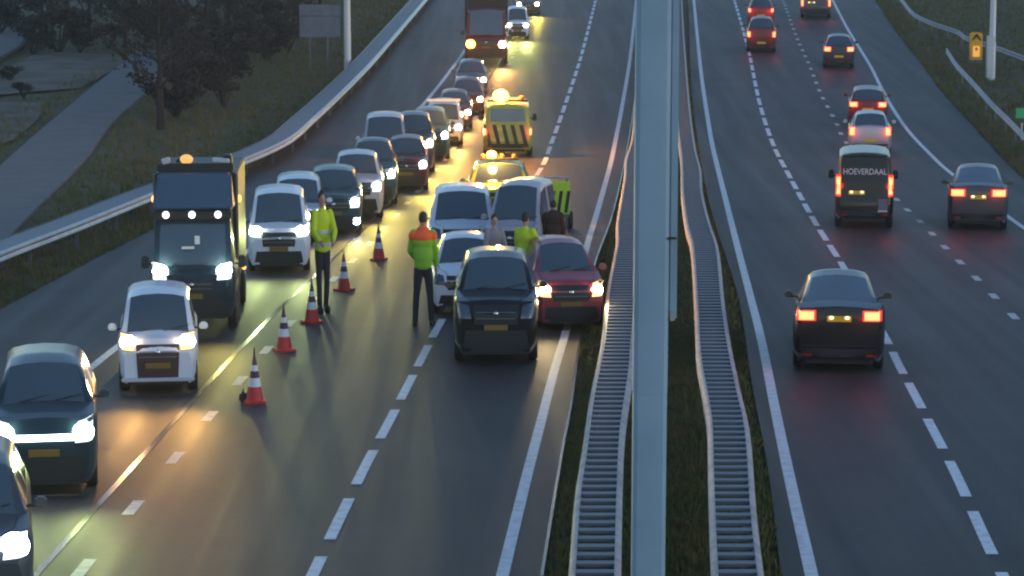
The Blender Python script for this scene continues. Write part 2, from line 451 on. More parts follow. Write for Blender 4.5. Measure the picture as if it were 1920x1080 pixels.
rail_barrier('guard_rail', 'long steel guard rail left of the queue, its road side lit bright by headlights',
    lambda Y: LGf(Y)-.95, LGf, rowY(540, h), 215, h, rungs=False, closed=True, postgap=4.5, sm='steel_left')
def single_rail(label, X, y0, y1):
    root = empty('guard_rail', (X(y0), y0, prof(y0))); inv = Vector(root.location)
    pts = [Vector((X(Y), Y, prof(Y)+.75))-inv for Y in frange(y0, y1, 1.5)]
    beam('rail_beam', pts, -1, M['steel'], root)
    Y = y0+.5
    while Y < y1:
        p = Vector((X(Y)+.08, Y, prof(Y)-.1))-inv
        MB().box(p+Vector((0, 0, .4)), (.1, .08, .8)).build('post', M['steel_dark'], root); Y += 4
    return tag(root, label, 'guard rail')
RG1 = curve([(92, 1777), (119, 1795), (151, 1825), (190, 1860), (219, 1890), (249, 1920), (290, 1965)], .75)
RG2 = curve([(0, 1694), (24, 1715), (41, 1750), (56, 1795), (68, 1813), (86, 1869), (98, 1902), (110, 1935)], .75)
single_rail('steel guard rail at the right roadside passing in front of the emergency phone', RG1, rowY(290, .75), rowY(90, .75))
single_rail('steel guard rail at top right passing behind the emergency phone and the pale pole', RG2, rowY(112, .75), rowY(-20, .75))

# ------------------------------------------------------------------ mast and poles, signs
def mast():
    dep = 25.0
    def at(px, py):
        return Vector((0, 0, CAMZ))+(Vector((0, CT, -ST))+Vector(((px-960)/F, 0, 0))+Vector((0, ST, CT))*((540-py)/F))*dep
    top, bot = at(1226, 0), at(1223.5, 1080)
    top.y = bot.y = 25.2
    ax = (top-bot)/(top.z-bot.z)
    base = bot-ax*bot.z
    root = empty('camera_mast', base)
    def pt(z): return ax*z
    def shaft(z0, z1, w):
        mb = MB(); n = 24
        for z in (z0, z1):
            for i in range(n):
                t = 2*math.pi*(i+.5)/n; c, s = math.cos(t), math.sin(t)
                r = w/2/((abs(c)**7+abs(s)**7)**(1/7))
                p = pt(z); mb.v.append((p.x+r*c, p.y+r*s, z))
        for i in range(n): j = (i+1) % n; mb.f.append((i, j, n+j, n+i))
        mb.f += [tuple(range(n-1, -1, -1)), tuple(range(n, 2*n))]
        return mb
    zs = at(1224, 755).z
    shaft(.25, zs-.01, .345).build('shaft', M['mast'], root, smooth=40)
    shaft(zs+.01, 14, .352).build('shaft', M['mast'], root, smooth=40)
    shaft(zs-.012, zs+.012, .338).build('joint', M['mast'], root)
    shaft(0, .25, .6).build('base_flange', M['steel'], root)
    zc = at(1262, 610).z
    mb = MB(); p0, p1 = pt(zc), pt(13.9)
    mb.box(((p0+p1)/2)+Vector((.213, -.02, 0)), (.078, .14, 13.9-zc)); mb.build('cable_duct', M['mast'], root, bevel=.01)
    zc2 = at(1262, 452).z
    MB().box(pt(zc2)+Vector((.2, -.14, 0)), (.09, .05, .02)).build('duct_clamp', M['blackp'], root)
    MB().box(pt(zc)+Vector((.213, -.08, .04)), (.045, .12, .1)).build('duct_clamp', M['steel'], root)
    MB().box((.1, -.02, 14.2), (.5, .5, .4)).build('camera_housing', M['mast'], root, bevel=.04)
    tag(root, 'thick blue-grey steel mast rising through the foreground between the two median guard rails', 'mast')
mast()
def light_pole(label, px, py, r0, r1, hgt, armdir, box=None):
    root = empty('street_lamp', G(px, py))
    MB().lathe([(r0, -.3), (r0, .3), (r0*.98, 1.9), (r1, 2.0), (r1*.75, hgt)], 16).build('pole', M['pole'], root, smooth=40)
    MB().tube((0, 0, hgt-.2), (armdir*1.8, 0, hgt+.3), .06, .05).build('arm', M['pole'], root, smooth=40)
    MB().box((armdir*2.1, 0, hgt+.3), (.8, .3, .14)).build('lamp_head', M['steel_dark'], root, bevel=.03)
    if box: MB().box((-.1, -.02, 1.15), (.42, .34, 2.3)).build('cabinet', M['pole'], root, bevel=.03)
    return tag(root, label, 'street lamp')
light_pole('pale lamp pole behind the left guard rail, beside the grey sign board', 652, 136, .2, .19, 11, 1)
light_pole('pale lamp pole with a thicker foot at top right beside the yellow emergency phone', 1859, 146, .2, .17, 11, -1, box=True)
def sign_board():
    b = G(597, 126); s = F/project(b)[2]
    root = empty('sign_board', b)
    w, z0, z1 = 76/s, (126-70)/s, (126-9)/s; zs = (126-31)/s
    MB().box((.1, 0, (zs+z1)/2+.01), (w, .06, z1-zs-.03)).build('panel', M['sgn'], root, bevel=.01)
    MB().box((.1, 0, (z0+zs)/2-.01), (w, .06, zs-z0-.01)).build('panel', M['sgn'], root, bevel=.01)
    for x in ((581-597)/s, (614-597)/s): MB().tube((x, .08, -.3), (x, .08, z1), .06, .06, 8).build('post', M['pole_dim'], root)
    for z in (z0+.25, z1-.3): MB().box((.1, .05, z), (w*.96, .03, .06)).build('brace', M['steel_dark'], root)
    tag(root, 'grey back of a sign board on two thin posts left of a lamp pole', 'road sign')
M['sgn'] = mat('sign_back_grey', (.13, .16, .2), .6, .2, noise=(1.5, (.1, .13, .17), .4, .6))
M['pole_dim'] = mat('post_dull', (.12, .13, .13), .6, .3)
sign_board()
def phone():
    root = empty('emergency_phone', G(1829, 116)); s = F/project(root.location)[2]
    w = 23/s; H = 55/s
    mb = MB(); out = [(-w/2, .12), (w/2, .12), (w/2, H-.12), (w*.36, H), (-w*.36, H), (-w/2, H-.12)]
    for y in (-.17, .17):
        for x, z in out: mb.v.append((x, y, z))
    n = len(out)
    for i in range(n): j = (i+1) % n; mb.f.append((i, j, n+j, n+i))
    mb.f += [tuple(range(n)), tuple(range(2*n-1, n-1, -1))]
    mb.build('body', M['phone'], root, bevel=.03)
    mb = MB(); q = [(-w*.34, H-.36), (0, H-.04), (w*.34, H-.36), (w*.34, H-.5), (0, H-.26), (-w*.34, H-.5)]
    for y in (-.2, -.165):
        for x, z in q: mb.v.append((x, y, z))
    for i in range(6): j = (i+1) % 6; mb.f.append((i, j, 6+j, 6+i))
    mb.f += [(0, 1, 4, 5), (1, 2, 3, 4), (6, 11, 10, 7), (7, 10, 9, 8)]
    mb.build('chevron', M['blackp'], root)
    MB().box((0, -.185, H*.36), (w*.56, .03, H*.36)).build('call_panel', M['phone_panel'], root, bevel=.01)
    MB().box((0, -.215, H*.44), (w*.2, .03, H*.1)).build('speaker', M['orange'], root)
    MB().box((0, 0, .03), (w*1.05, .4, .2)).build('base', M['steel_dark'], root)
    tag(root, 'yellow roadside emergency phone pillar with a black chevron near its top', 'phone')
M['phone_panel'] = emitter('phone_panel_lit', (1, .5, .08), .55)
phone()
def hecto():
    root = empty('hectometre_sign', G(1915, 262)); s = F/project(root.location)[2]
    MB().tube((0, 0, -.2), (0, 0, .75), .04, .04, 8).build('post', M['pole'], root)
    MB().box((0, -.06, 50/s), (24/s, .03, 19/s)).build('panel', M['greens'], root, bevel=.008)
    tag(root, 'small bright green marker sign at the right edge behind the roadside rail', 'road sign')
hecto()

# ------------------------------------------------------------------ trees and bushes
def leaf_cloud(rnd, centres, n, s):
    mb = MB()
    for _ in range(n):
        c, r = rnd.choice(centres)
        d = Vector((rnd.gauss(0, 1), rnd.gauss(0, 1), rnd.gauss(0, 1))).normalized()*r*rnd.random()**.45
        p = Vector(c)+Vector((d.x, d.y, d.z*.8)); a = Vector((rnd.gauss(0, 1), rnd.gauss(0, 1), rnd.gauss(0, 1))).normalized()
        u = a.orthogonal().normalized(); w = a.cross(u); q = s*rnd.uniform(.6, 1.4)
        mb.add([p-u*q, p+w*q*.6, p+u*q, p-w*q*.6], [(0, 1, 2, 3)])
    return mb
def make_tree(seed, hgt, r0, kind):
    rnd = random.Random(seed); root = empty('tree')
    tr = MB(); cs = []
    p = Vector((0, 0, -.4)); r = r0; segs = 6
    for i in range(segs):
        q = p+Vector((rnd.uniform(-.15, .15), rnd.uniform(-.15, .15), hgt*.75/segs)); tr.tube(p, q, r, r*.84, 9, caps=False); p = q; r *= .84
        if i >= 1:
            for _ in range(3):
                a = rnd.uniform(0, 6.28); L = hgt*rnd.uniform(.18, .34)*(1-.09*i); e = p+Vector((math.cos(a)*L, math.sin(a)*L, L*rnd.uniform(.4, .9)))
                tr.tube(p, e, r*.5, r*.16, 6, caps=False)
                for _ in range(7):
                    f = e+Vector((rnd.uniform(-1, 1), rnd.uniform(-1, 1), rnd.uniform(.1, 1)))*L*.4
                    tr.tube(p.lerp(e, rnd.uniform(.4, .9)), f, r*.18, r*.05, 5, caps=False); cs.append((f, hgt*.09))
                cs.append((e, hgt*.11))
    cs.append((p, hgt*.15))
    tr.build('trunk', M['bark'], root, smooth=60)
    leaf_cloud(rnd, cs, 2200, .085).build('crown', M[kind], root)
    return root
TP = [make_tree(11, 9, .22, 'leaf'), make_tree(12, 7.5, .17, 'leaf2'), make_tree(13, 8.5, .2, 'leaf')]
TREES = [(302, 238, 0, 1.0, 'tall dark tree whose trunk stands between the cycle path and the guard rail'),
 (335, 172, 1, .8, 'slim dark tree just right of the tall trunk by the cycle path'),
 (95, 88, 2, .9, 'dark tree at the far edge of the sandy clearing, left of the path'),
 (165, 82, 0, .85, 'dark tree behind the middle of the sandy clearing'),
 (235, 84, 1, .9, 'olive tree where the cycle path disappears into the wood'),
 (270, 60, 2, 1.0, 'dark tree at the wood edge straight above the end of the cycle path'),
 (385, 88, 0, .9, 'dark tree in the wood right of the tall trunk'), (430, 118, 1, .75, 'small olive tree at the foot of the verge slope'),
 (478, 70, 2, .95, 'dark tree in the wood left of the grey sign board'), (520, 34, 0, 1.0, 'dark tree behind the grey sign board, left side'),
 (20, 48, 1, 1.0, 'olive tree at the top left corner beyond the kerbed parking area'), (130, 40, 2, 1.1, 'tall dark tree deep in the wood above the clearing'),
 (350, 20, 1, 1.1, 'olive tree deep in the wood above the tall trunk'), (600, 12, 2, .9, 'dark tree behind the sign board, right side'),
 (440, 5, 0, 1.1, 'dark tree deep in the wood at the top edge'), (215, 5, 0, 1.15, 'dark tree deep in the wood above the path end'),
 (60, 0, 1, 1.1, 'olive tree behind the top left corner'), (1900, -30, 1, .9, 'dark tree at the top right corner beyond the roadside rail')]
used = set()
for px, py, k, s, lab in TREES:
    t = TP[k] if k not in used else copy_tree(TP[k]); used.add(k)
    p = G(px, py); p.z -= .1; t.location = p; t.scale = (s, s, s); t.rotation_euler = (0, 0, random.uniform(0, 6.28))
    tag(t, lab, 'tree', 'trees of the dark wood')
def make_bush(seed, kind):
    rnd = random.Random(seed); root = empty('bush')
    st = MB(); cs = []
    for _ in range(9):
        a = rnd.uniform(0, 6.28); e = Vector((math.cos(a)*rnd.uniform(.2, 1), math.sin(a)*rnd.uniform(.2, 1), rnd.uniform(.6, 1.7))); st.tube((0, 0, -.1), e, .04, .015, 5, caps=False); cs.append((e, rnd.uniform(.35, .6)))
    st.build('stems', M['bark'], root); leaf_cloud(rnd, cs, 1500, .085).build('foliage', M[kind], root)
    return root
BP = [make_bush(21, 'leaf'), make_bush(22, 'leaf2')]
rb = random.Random(5); bk = 0
BS = [(330, 215), (355, 190), (400, 160), (420, 200), (455, 130), (370, 130), (500, 110), (540, 95), (345, 110), (410, 95), (470, 90), (300, 95), (275, 78), (205, 88), (150, 95), (110, 96), (60, 98), (520, 60), (560, 40), (580, 8), (480, 20), (420, 40), (380, 60), (330, 50), (240, 40), (190, 30), (90, 30), (30, 20), (-5, 62), (540, -5), (500, 3), (300, 15), (20, 150), (45, 182)]
for i, (px, py) in enumerate(BS):
    k = i % 2
    b = BP[k] if i < 2 else copy_tree(BP[k])
    s = rb.uniform(.8, 1.5) if i < 32 else .45
    p = G(px, py); p.z -= .08; b.location = p; b.scale = (s*1.3, s*1.3, s*.95); b.rotation_euler = (0, 0, rb.uniform(0, 6.28))
    tag(b, 'dark shrub of the undergrowth between the path, the wood and the left guard rail', 'bush', 'shrubs of the undergrowth')

# ------------------------------------------------------------------ wheels
_wm = {}
def wheel_mesh(r, w=.21):
    k = round(r, 2)
    if k in _wm: return _wm[k]
    t = MB().lathe([(r*.62, -w/2), (r*.9, -w/2), (r, -w/2+.035), (r, w/2-.035), (r*.9, w/2), (r*.62, w/2)], 28, 'x').mesh('tyre', 40)
    rm = MB(); rm.lathe([(r*.64, -w/2+.02), (r*.64, w/2-.03), (r*.56, w/2-.02), (r*.54, w/2-.07), (.05, w/2-.06)], 24, 'x')
    for i in range(5):
        a = 2*math.pi*i/5; rm.box((w/2-.03, math.cos(a)*r*.32, math.sin(a)*r*.32), (.03, r*.5, .06), Matrix.Rotation(a, 3, 'X'))
    rm = rm.mesh('rim', 40)
    t.materials.append(M['rubber']); rm.materials.append(M['rim']); _wm[k] = (t, rm); return _wm[k]
def wheel(parent, x, y, r):
    t, rm = wheel_mesh(r); o = link('wheel', t, parent); o.location = (x, y, r)
    if x < 0: o.rotation_euler = (0, 0, math.pi)
    c = link('rim', rm, o); return o

# ------------------------------------------------------------------ vehicles
KIND = {
 'hatch': dict(nz=.48, hz=.60, hy=.07, cy=.24, cz=.67, r0=.43, r1=.80, ty=.965, tz=.73, ez=.70, roof=.67, sw=(.27, .93)),
 'suv':   dict(nz=.50, hz=.63, hy=.05, cy=.27, cz=.685, r0=.41, r1=.86, ty=.97, tz=.73, ez=.70, roof=.71, sw=(.30, .93)),
 'sedan': dict(nz=.42, hz=.54, hy=.07, cy=.28, cz=.64, r0=.42, r1=.62, ty=.90, tz=.77, ez=.74, roof=.66, sw=(.31, .82)),
 'mpv':   dict(nz=.45, hz=.57, hy=.05, cy=.18, cz=.62, r0=.36, r1=.92, ty=.985, tz=.60, ez=.5, roof=.77, sw=(.22, .93)),
 'van':   dict(nz=.41, hz=.49, hy=.04, cy=.15, cz=.55, r0=.30, r1=.965, ty=.992, tz=.50, ez=.4, roof=.85, sw=(.19, .42)),
}
def lerp_tab(t, x):
    if x <= t[0][0]: return t[0][1]
    for a, b in zip(t, t[1:]):
        if x <= b[0]: return a[1]+(b[1]-a[1])*(x-a[0])/(b[0]-a[0])
    return t[-1][1]
def shell(P, L, W, H, r, wf, wb, clear):
    keys = [0, .03, .1, .2, P['hy']*L, P['cy']*L, P['r0']*L, P['r1']*L, P['ty']*L, L-.2, L-.1, L-.03, L]
    ys = set(round(k, 3) for k in keys)
    y = .3
    while y < L-.3: ys.add(round(y, 3)); y += .14
    R_ = r+.07
    for yw in (wf, L-wb):
        for k in range(-8, 9): ys.add(round(yw+R_*math.sin(k*math.pi/16), 3))
        ys.add(round(yw-R_-.012, 3)); ys.add(round(yw+R_+.012, 3))
    ys = sorted(ys)
    yy = [ys[0]]
    for v in ys[1:]:
        if v-yy[-1] > .009: yy.append(v)
    ys = yy
    top = [(0, P['nz']*H), (.05, P['nz']*H+.06), (P['hy']*L, P['hz']*H), (P['hy']*L+.25, P['hz']*H+.04), (P['cy']*L, P['cz']*H), (P['r0']*L, H*.965), ((P['r0']*.7+P['r1']*.3)*L, H), (P['r1']*L, H*.97), (P['ty']*L, P['tz']*H), (L-.03, P['ez']*H), (L, P['ez']*H-.12)]
    top = sorted(top)
    belt_h = P['cz']*H-.02
    rows = []
    for y in ys:
        zt = lerp_tab(top, y)
        beltz = min(zt-.006, belt_h+.05*y/L*1.0)
        if y > P['ty']*L: beltz = zt-.006
        t = max(0, min(1, (zt-beltz)/(H-belt_h)))
        ef = max(0, 1-y/.75); eb = max(0, 1-(L-y)/.5)
        wB = W/2*(1-.17*ef**2.2-.15*eb**2.0)
        z0 = clear+.03+.14*max(0, 1-y/.12)*0+.1*max(0, 1-(L-y)/.25)
        for yw in (wf, L-wb):
            d = abs(y-yw)
            if d < R_: z0 = max(z0, r+math.sqrt(max(0, R_*R_-d*d)))
        z0 = min(z0, beltz-.08)
        pe = (wB*(.90*(1-t)+P['roof']*t), zt-.13*t)
        sh = (wB*.94, beltz)
        S = [(wB*.9, z0), (wB*.985, z0+(beltz-z0)*.2), (wB, z0+(beltz-z0)*.5), (wB*.99, z0+(beltz-z0)*.84), sh]
        for k in (.06, .5, .93): S.append((sh[0]+(pe[0]-sh[0])*k, sh[1]+(pe[1]-sh[1])*k))
        S += [pe, (pe[0]*.86, zt-.03*t), (pe[0]*.5, zt+.025), (0, zt+.045)]
        rows.append((y, t, [(x, y, z) for x, z in S]+[(-x, y, z) for x, z in reversed(S[:-1])]))
    return rows
def conform(bvh, quad, front, L, off=.014, n=6, m=4, back=.05):
    """slab lying on the front (or rear) of the shell: quad = 4 (x,z) corners"""
    mb = MB(); g = []
    a, b, c, d = [Vector(q) for q in quad]
    for j in range(m+1):
        for i in range(n+1):
            u, v = i/n, j/m
            p = (a*(1-u)+b*u)*(1-v)+(d*(1-u)+c*u)*v
            o = Vector((p[0], -2 if front else L+2, p[1])); dr = Vector((0, 1 if front else -1, 0))
            hit = bvh.ray_cast(o, dr)
            y = hit[0].y if hit[0] is not None else None
            g.append((p[0], y, p[1]))
    ok = [q[1] for q in g if q[1] is not None]
    if not ok: ok = [0 if front else L]
    ref = min(ok) if front else max(ok)
    sgn = -1 if front else 1
    vs = []
    for x, y, z in g:
        if y is None or abs(y-ref) > .5: y = ref-sgn*.12
        vs.append((x, y+sgn*off, z))
    N = len(vs)
    fs = [(j*(n+1)+i, j*(n+1)+i+1, (j+1)*(n+1)+i+1, (j+1)*(n+1)+i) for j in range(m) for i in range(n)]
    vs += [(x, y-sgn*back, z) for x, y, z in vs]
    fs += [tuple(k+N for k in reversed(f)) for f in list(fs)]
    rim = [i for i in range(n+1)]+[j*(n+1)+n for j in range(1, m+1)]+[m*(n+1)+i for i in range(n-1, -1, -1)]+[j*(n+1) for j in range(m-1, 0, -1)]
    for i in range(len(rim)): p, q = rim[i], rim[(i+1) % len(rim)]; fs.append((p, q, q+N, p+N))
    return mb.add(vs, fs)
def spot(parent, x, y, z, col, e, toward=-1, tilt=4.5, size=75, yaw=0):
    ld = bpy.data.lights.new('headlamp_beam', 'SPOT'); ld.energy = e*.5; ld.color = col; ld.spot_size = R(size); ld.spot_blend = 1; ld.shadow_soft_size = .08
    o = bpy.data.objects.new('headlamp_beam', ld); COL.objects.link(o); o.parent = parent; o.location = (x, y, z)
    d = Vector((math.sin(R(yaw)), toward*math.cos(R(yaw)), -math.tan(R(tilt)))); o.rotation_euler = d.to_track_quat('-Z', 'Y').to_euler()
def vehicle(name, label, cat, kind, px, py, front, L, W, H, body, yaw=0, r=.33, wf=.85, wb=.85, clear=.2,
            lights=None, energy=0, lcol=(1, .9, .7), both=True, grille=True, extras=None, group=None, glass=None, tail=True, hl=None, plate=True, grille_m=None, lower=True, hs=1.0, tall=False, spread=105):
    P = KIND[kind]; glass = glass or M['glass']
    c = G(px, py); sl = math.atan(_slope(c.y))
    rz = R(yaw)-math.atan2(c.x, c.y)*.9+(0 if front else math.pi)
    rot = Matrix.Rotation(sl, 3, 'X') @ Matrix.Rotation(rz, 3, 'Z')
    near = wf if front else L-wb
    loc = c-rot @ Vector((0, near, 0))
    root = empty(name, loc); root.rotation_euler = rot.to_euler()
    rows = shell(P, L, W, H, r, wf, wb, clear)
    V = [p for _, _, S in rows for p in S]; n = len(rows[0][2])
    reg = {'body': [], 'windscreen': [], 'rear_window': [], 'lw': [], 'rw': []}
    for i in range(len(rows)-1):
        y = (rows[i][0]+rows[i+1][0])/2; t = min(rows[i][1], rows[i+1][1])
        for k in range(n-1):
            f = (i*n+k, i*n+k+1, (i+1)*n+k+1, (i+1)*n+k); g = 'body'
            if 9 <= k <= 12:
                if P['cy']*L-.01 < y < P['r0']*L+.01: g = 'windscreen'
                if P['r1']*L-.01 < y < P['ty']*L+.01 and kind != 'van': g = 'rear_window'
            if (k in (5, 6) or k in (n-1-6, n-1-7)) and P['sw'][0]*L < y < P['sw'][1]*L and t > .22:
                mid = (P['sw'][0]*.45+P['sw'][1]*.55)*L
                if abs(y-mid) > .09: g = 'lw' if k < n/2 else 'rw'
            reg[g].append(f)
    reg['body'] += [tuple(range(n)), tuple((len(rows)-1)*n+k for k in range(n-1, -1, -1))]
    bvh = BVHTree.FromPolygons([Vector(v) for v in V], [f for fs in reg.values() for f in fs])
    nm = {'body': 'body', 'windscreen': 'windscreen', 'rear_window': 'rear_window', 'lw': 'side_window', 'rw': 'side_window'}
    for g, fs in reg.items():
        if not fs: continue
        idx = sorted(set(i for f in fs for i in f)); mp = {i: j for j, i in enumerate(idx)}
        mb = MB().add([V[i] for i in idx], [tuple(mp[i] for i in f) for f in fs])
        mb.build(nm[g], body if g == 'body' else glass, root, smooth=38 if g == 'body' else 60)
    MB().box((0, L/2, (clear+.02+P['cz']*H*.8)/2), (W-.62, L-.3, P['cz']*H*.8-clear)).build('underbody', M['blackp'], root)
    for x in (-W/2+.125, W/2-.125):
        wheel(root, x, wf, r); wheel(root, x, L-wb, r)
    w2 = W/2; nh = P['nz']*H; hz = P['hz']*H
    # mirrors
    my = P['cy']*L+.45; mz = P['cz']*H+.06
    for s in (-1, 1):
        MB().box((s*(w2+.12), my, mz), (.2, .12, .15 if kind != 'van' else .3), taper=.8).build('mirror', body if kind != 'van' else M['blackp'], root, bevel=.03)
        MB().box((s*(w2-.01), my+.02, mz-.05), (.14, .05, .04)).build('mirror_arm', M['blackp'], root)
    if front:
        za, zb = (hl or (nh-.10, hz-.03))
        if lights: za -= .03; zb += .05
        for s in (-1, 1):
            q = [(s*.56*w2, za+.02), (s*.90*w2, za+.04), (s*.92*w2, zb+.03), (s*.62*w2, zb-.04)]
            if s < 0: q = [q[1], q[0], q[3], q[2]]
            on = lights and (both or s == both_side(both))
            h_ = conform(bvh, q, True, L, .012).build('headlight', M['blackp'], root, smooth=50)
            q2 = [(q[0][0]*.97+q[1][0]*.03, q[0][1]+.015), (q[1][0]*.97+q[0][0]*.03, q[1][1]+.015), (q[2][0]*.97+q[3][0]*.03, q[2][1]-.015), (q[3][0]*.97+q[2][0]*.03, q[3][1]-.015)]
            conform(bvh, q2, True, L, .03, back=.012).build('lens', (M['bloom_y'] if lights == 'hl_warm' else M['bloom_w']) if on else M['reflector'], h_, smooth=50)
            if on:
                bx, bz = s*.73*w2, (za+zb)/2; hit = bvh.ray_cast(Vector((bx, -2, bz)), Vector((0, 1, 0)))
                by = hit[0].y if hit[0] is not None else .1
                MB().ball((bx, by-.02, bz), (.135*hs, .06, .125*hs), 16, 10).build('bulb', M[lights], h_, smooth=60)
            if on and energy: spot(root, s*.74*w2, -.1, (za+zb)/2, lcol, energy, size=spread)
        if grille: 
            conform(bvh, [(-.50*w2, nh-.20 if not tall else clear+.16), (.50*w2, nh-.20 if not tall else clear+.16), (.54*w2, hz-.07), (-.54*w2, hz-.07)], True, L, .01).build('grille', grille_m or M['blackp'], root, smooth=50)
            for k in (.3, .62):
                zb0 = (nh-.20)*(1-k)+(hz-.07)*k; conform(bvh, [(-.46*w2, zb0), (.46*w2, zb0), (.46*w2, zb0+.014), (-.46*w2, zb0+.014)], True, L, .022, 5, 1, .02).build('grille_bar', M['rim'], root)
            crease(bvh, [(-.5*w2, .16), (-.74*w2, P['cy']*L*.55), (-.78*w2, P['cy']*L-.06)], root); crease(bvh, [(.5*w2, .16), (.74*w2, P['cy']*L*.55), (.78*w2, P['cy']*L-.06)], root)
            MB().ball((0, -.04, (nh+hz)/2-.1), (.055, .02, .055), 12, 6).build('badge', M['chrome'], root, smooth=60)
        if lower: conform(bvh, [(-.78*w2, clear+.07), (.78*w2, clear+.07), (.7*w2, nh-.33), (-.7*w2, nh-.33)], True, L, .012).build('lower_grille', M['blackp'], root, smooth=50)
        if plate: conform(bvh, [(-.26, nh-.32), (.26, nh-.32), (.26, nh-.205), (-.26, nh-.205)], True, L, .035, 2, 1).build('number_plate', M['plate'], root)
        MB().box((0, -.015, clear+.05), (W*.76, .1, .05)).build('bumper_lip', M['blackp'], root, bevel=.015)
        # wipers
        cyy = P['cy']*L; czz = P['cz']*H
        for x0 in (-.45*w2, .15*w2):
            d = Vector((.52, .12, .09)); MB().tube((x0, cyy-.02, czz+.03), Vector((x0, cyy-.02, czz+.035))+d, .012, .008, 6).build('wiper', M['blackp'], root)
    else:
        conform(bvh, [(-.86*w2, clear+.12), (.86*w2, clear+.12), (.82*w2, clear+.36), (-.82*w2, clear+.36)], False, L, .02).build('bumper', M['blackp'], root, smooth=50)
        for q in ([(-.8*w2, clear+.42), (.8*w2, clear+.42), (.8*w2, clear+.435), (-.8*w2, clear+.435)],): conform(bvh, q, False, L, .006, 8, 1, .03).build('panel_gap', M['blackp'], root)
        for sx in (-1, 1): conform(bvh, [(sx*.7*w2-.12, clear+.2), (sx*.7*w2+.12, clear+.2), (sx*.7*w2+.12, clear+.25), (sx*.7*w2-.12, clear+.25)], False, L, .035, 2, 1, .02).build('reflector', M['reflred'], root)
    if extras: extras(root, bvh, dict(L=L, W=W, H=H, w2=w2, nh=nh, hz=hz, P=P, clear=clear))
    tag(root, label, cat, group)
    return root
def crease(bvh, pts, root, name='panel_gap', w=.016):
    mb = MB(); P_ = []
    for (x0, y0), (x1, y1) in zip(pts, pts[1:]):
        for k in range(6): P_.append((x0+(x1-x0)*k/6, y0+(y1-y0)*k/6))
    P_.append(pts[-1]); Q = []
    for x, y in P_:
        h_ = bvh.ray_cast(Vector((x, y, 5)), Vector((0, 0, -1)))
        if h_[0] is not None: Q.append(h_[0]+Vector((0, 0, .004)))
    if len(Q) < 2: return
    for i, q in enumerate(Q):
        d = (Q[min(i+1, len(Q)-1)]-Q[max(i-1, 0)]).normalized(); sd = Vector((d.y, -d.x, 0)).normalized()*w/2
        mb.v += [q-sd, q+sd]
    for i in range(len(Q)-1): mb.f.append((2*i, 2*i+1, 2*i+3, 2*i+2))
    mb.build(name, M['blackp'], root)
def both_side(b): return b if b in (-1, 1) else 0
def tails(z0, z1, x0=.55, x1=.93, hot=(.1, .9), lit='tail'):
    def ex(root, bvh, d):
        w2, L = d['w2'], d['L']
        for s in (-1, 1):
            q = [(s*x0*w2, z0), (s*x1*w2, z0), (s*x1*w2, z1), (s*x0*w2, z1)]
            if s < 0: q = [q[1], q[0], q[3], q[2]]
            t = conform(bvh, q, False, L, .012).build('tail_light', M['tail_red'], root, smooth=50)
            zz0, zz1 = z0+(z1-z0)*hot[0], z0+(z1-z0)*hot[1]; a, b = x0+(x1-x0)*.1, x0+(x1-x0)*.88
            q = [(s*a*w2, zz0), (s*b*w2, zz0), (s*b*w2, zz1), (s*a*w2, zz1)]
            if s < 0: q = [q[1], q[0], q[3], q[2]]
            conform(bvh, q, False, L, .03, back=.012).build('lens', M[lit], t, smooth=50)
            ld = bpy.data.lights.new('tail_glow', 'POINT'); ld.energy = 6; ld.color = (1, .03, .02); ld.shadow_soft_size = .1
            o = bpy.data.objects.new('tail_glow', ld); COL.objects.link(o); o.parent = root; o.location = (s*(x0+x1)/2*w2, L+.2, (z0+z1)/2)
    return ex
def rplate(x, z, lamps=True):
    def ex(root, bvh, d):
        p = conform(bvh, [(x-.26, z-.06), (x+.26, z-.06), (x+.26, z+.06), (x-.26, z+.06)], False, d['L'], .03, 2, 1).build('number_plate', M['plate_lit'], root)
        if lamps:
            for s in (-.17, .17): MB().ball((x+s, d['L']+.05, z+.03), (.05, .02, .035), 10, 6).build('plate_lamp', M['plate_lamp'], p)
    return ex
def combo(*fs):
    def ex(*a):
        for f in fs: f(*a)
    return ex

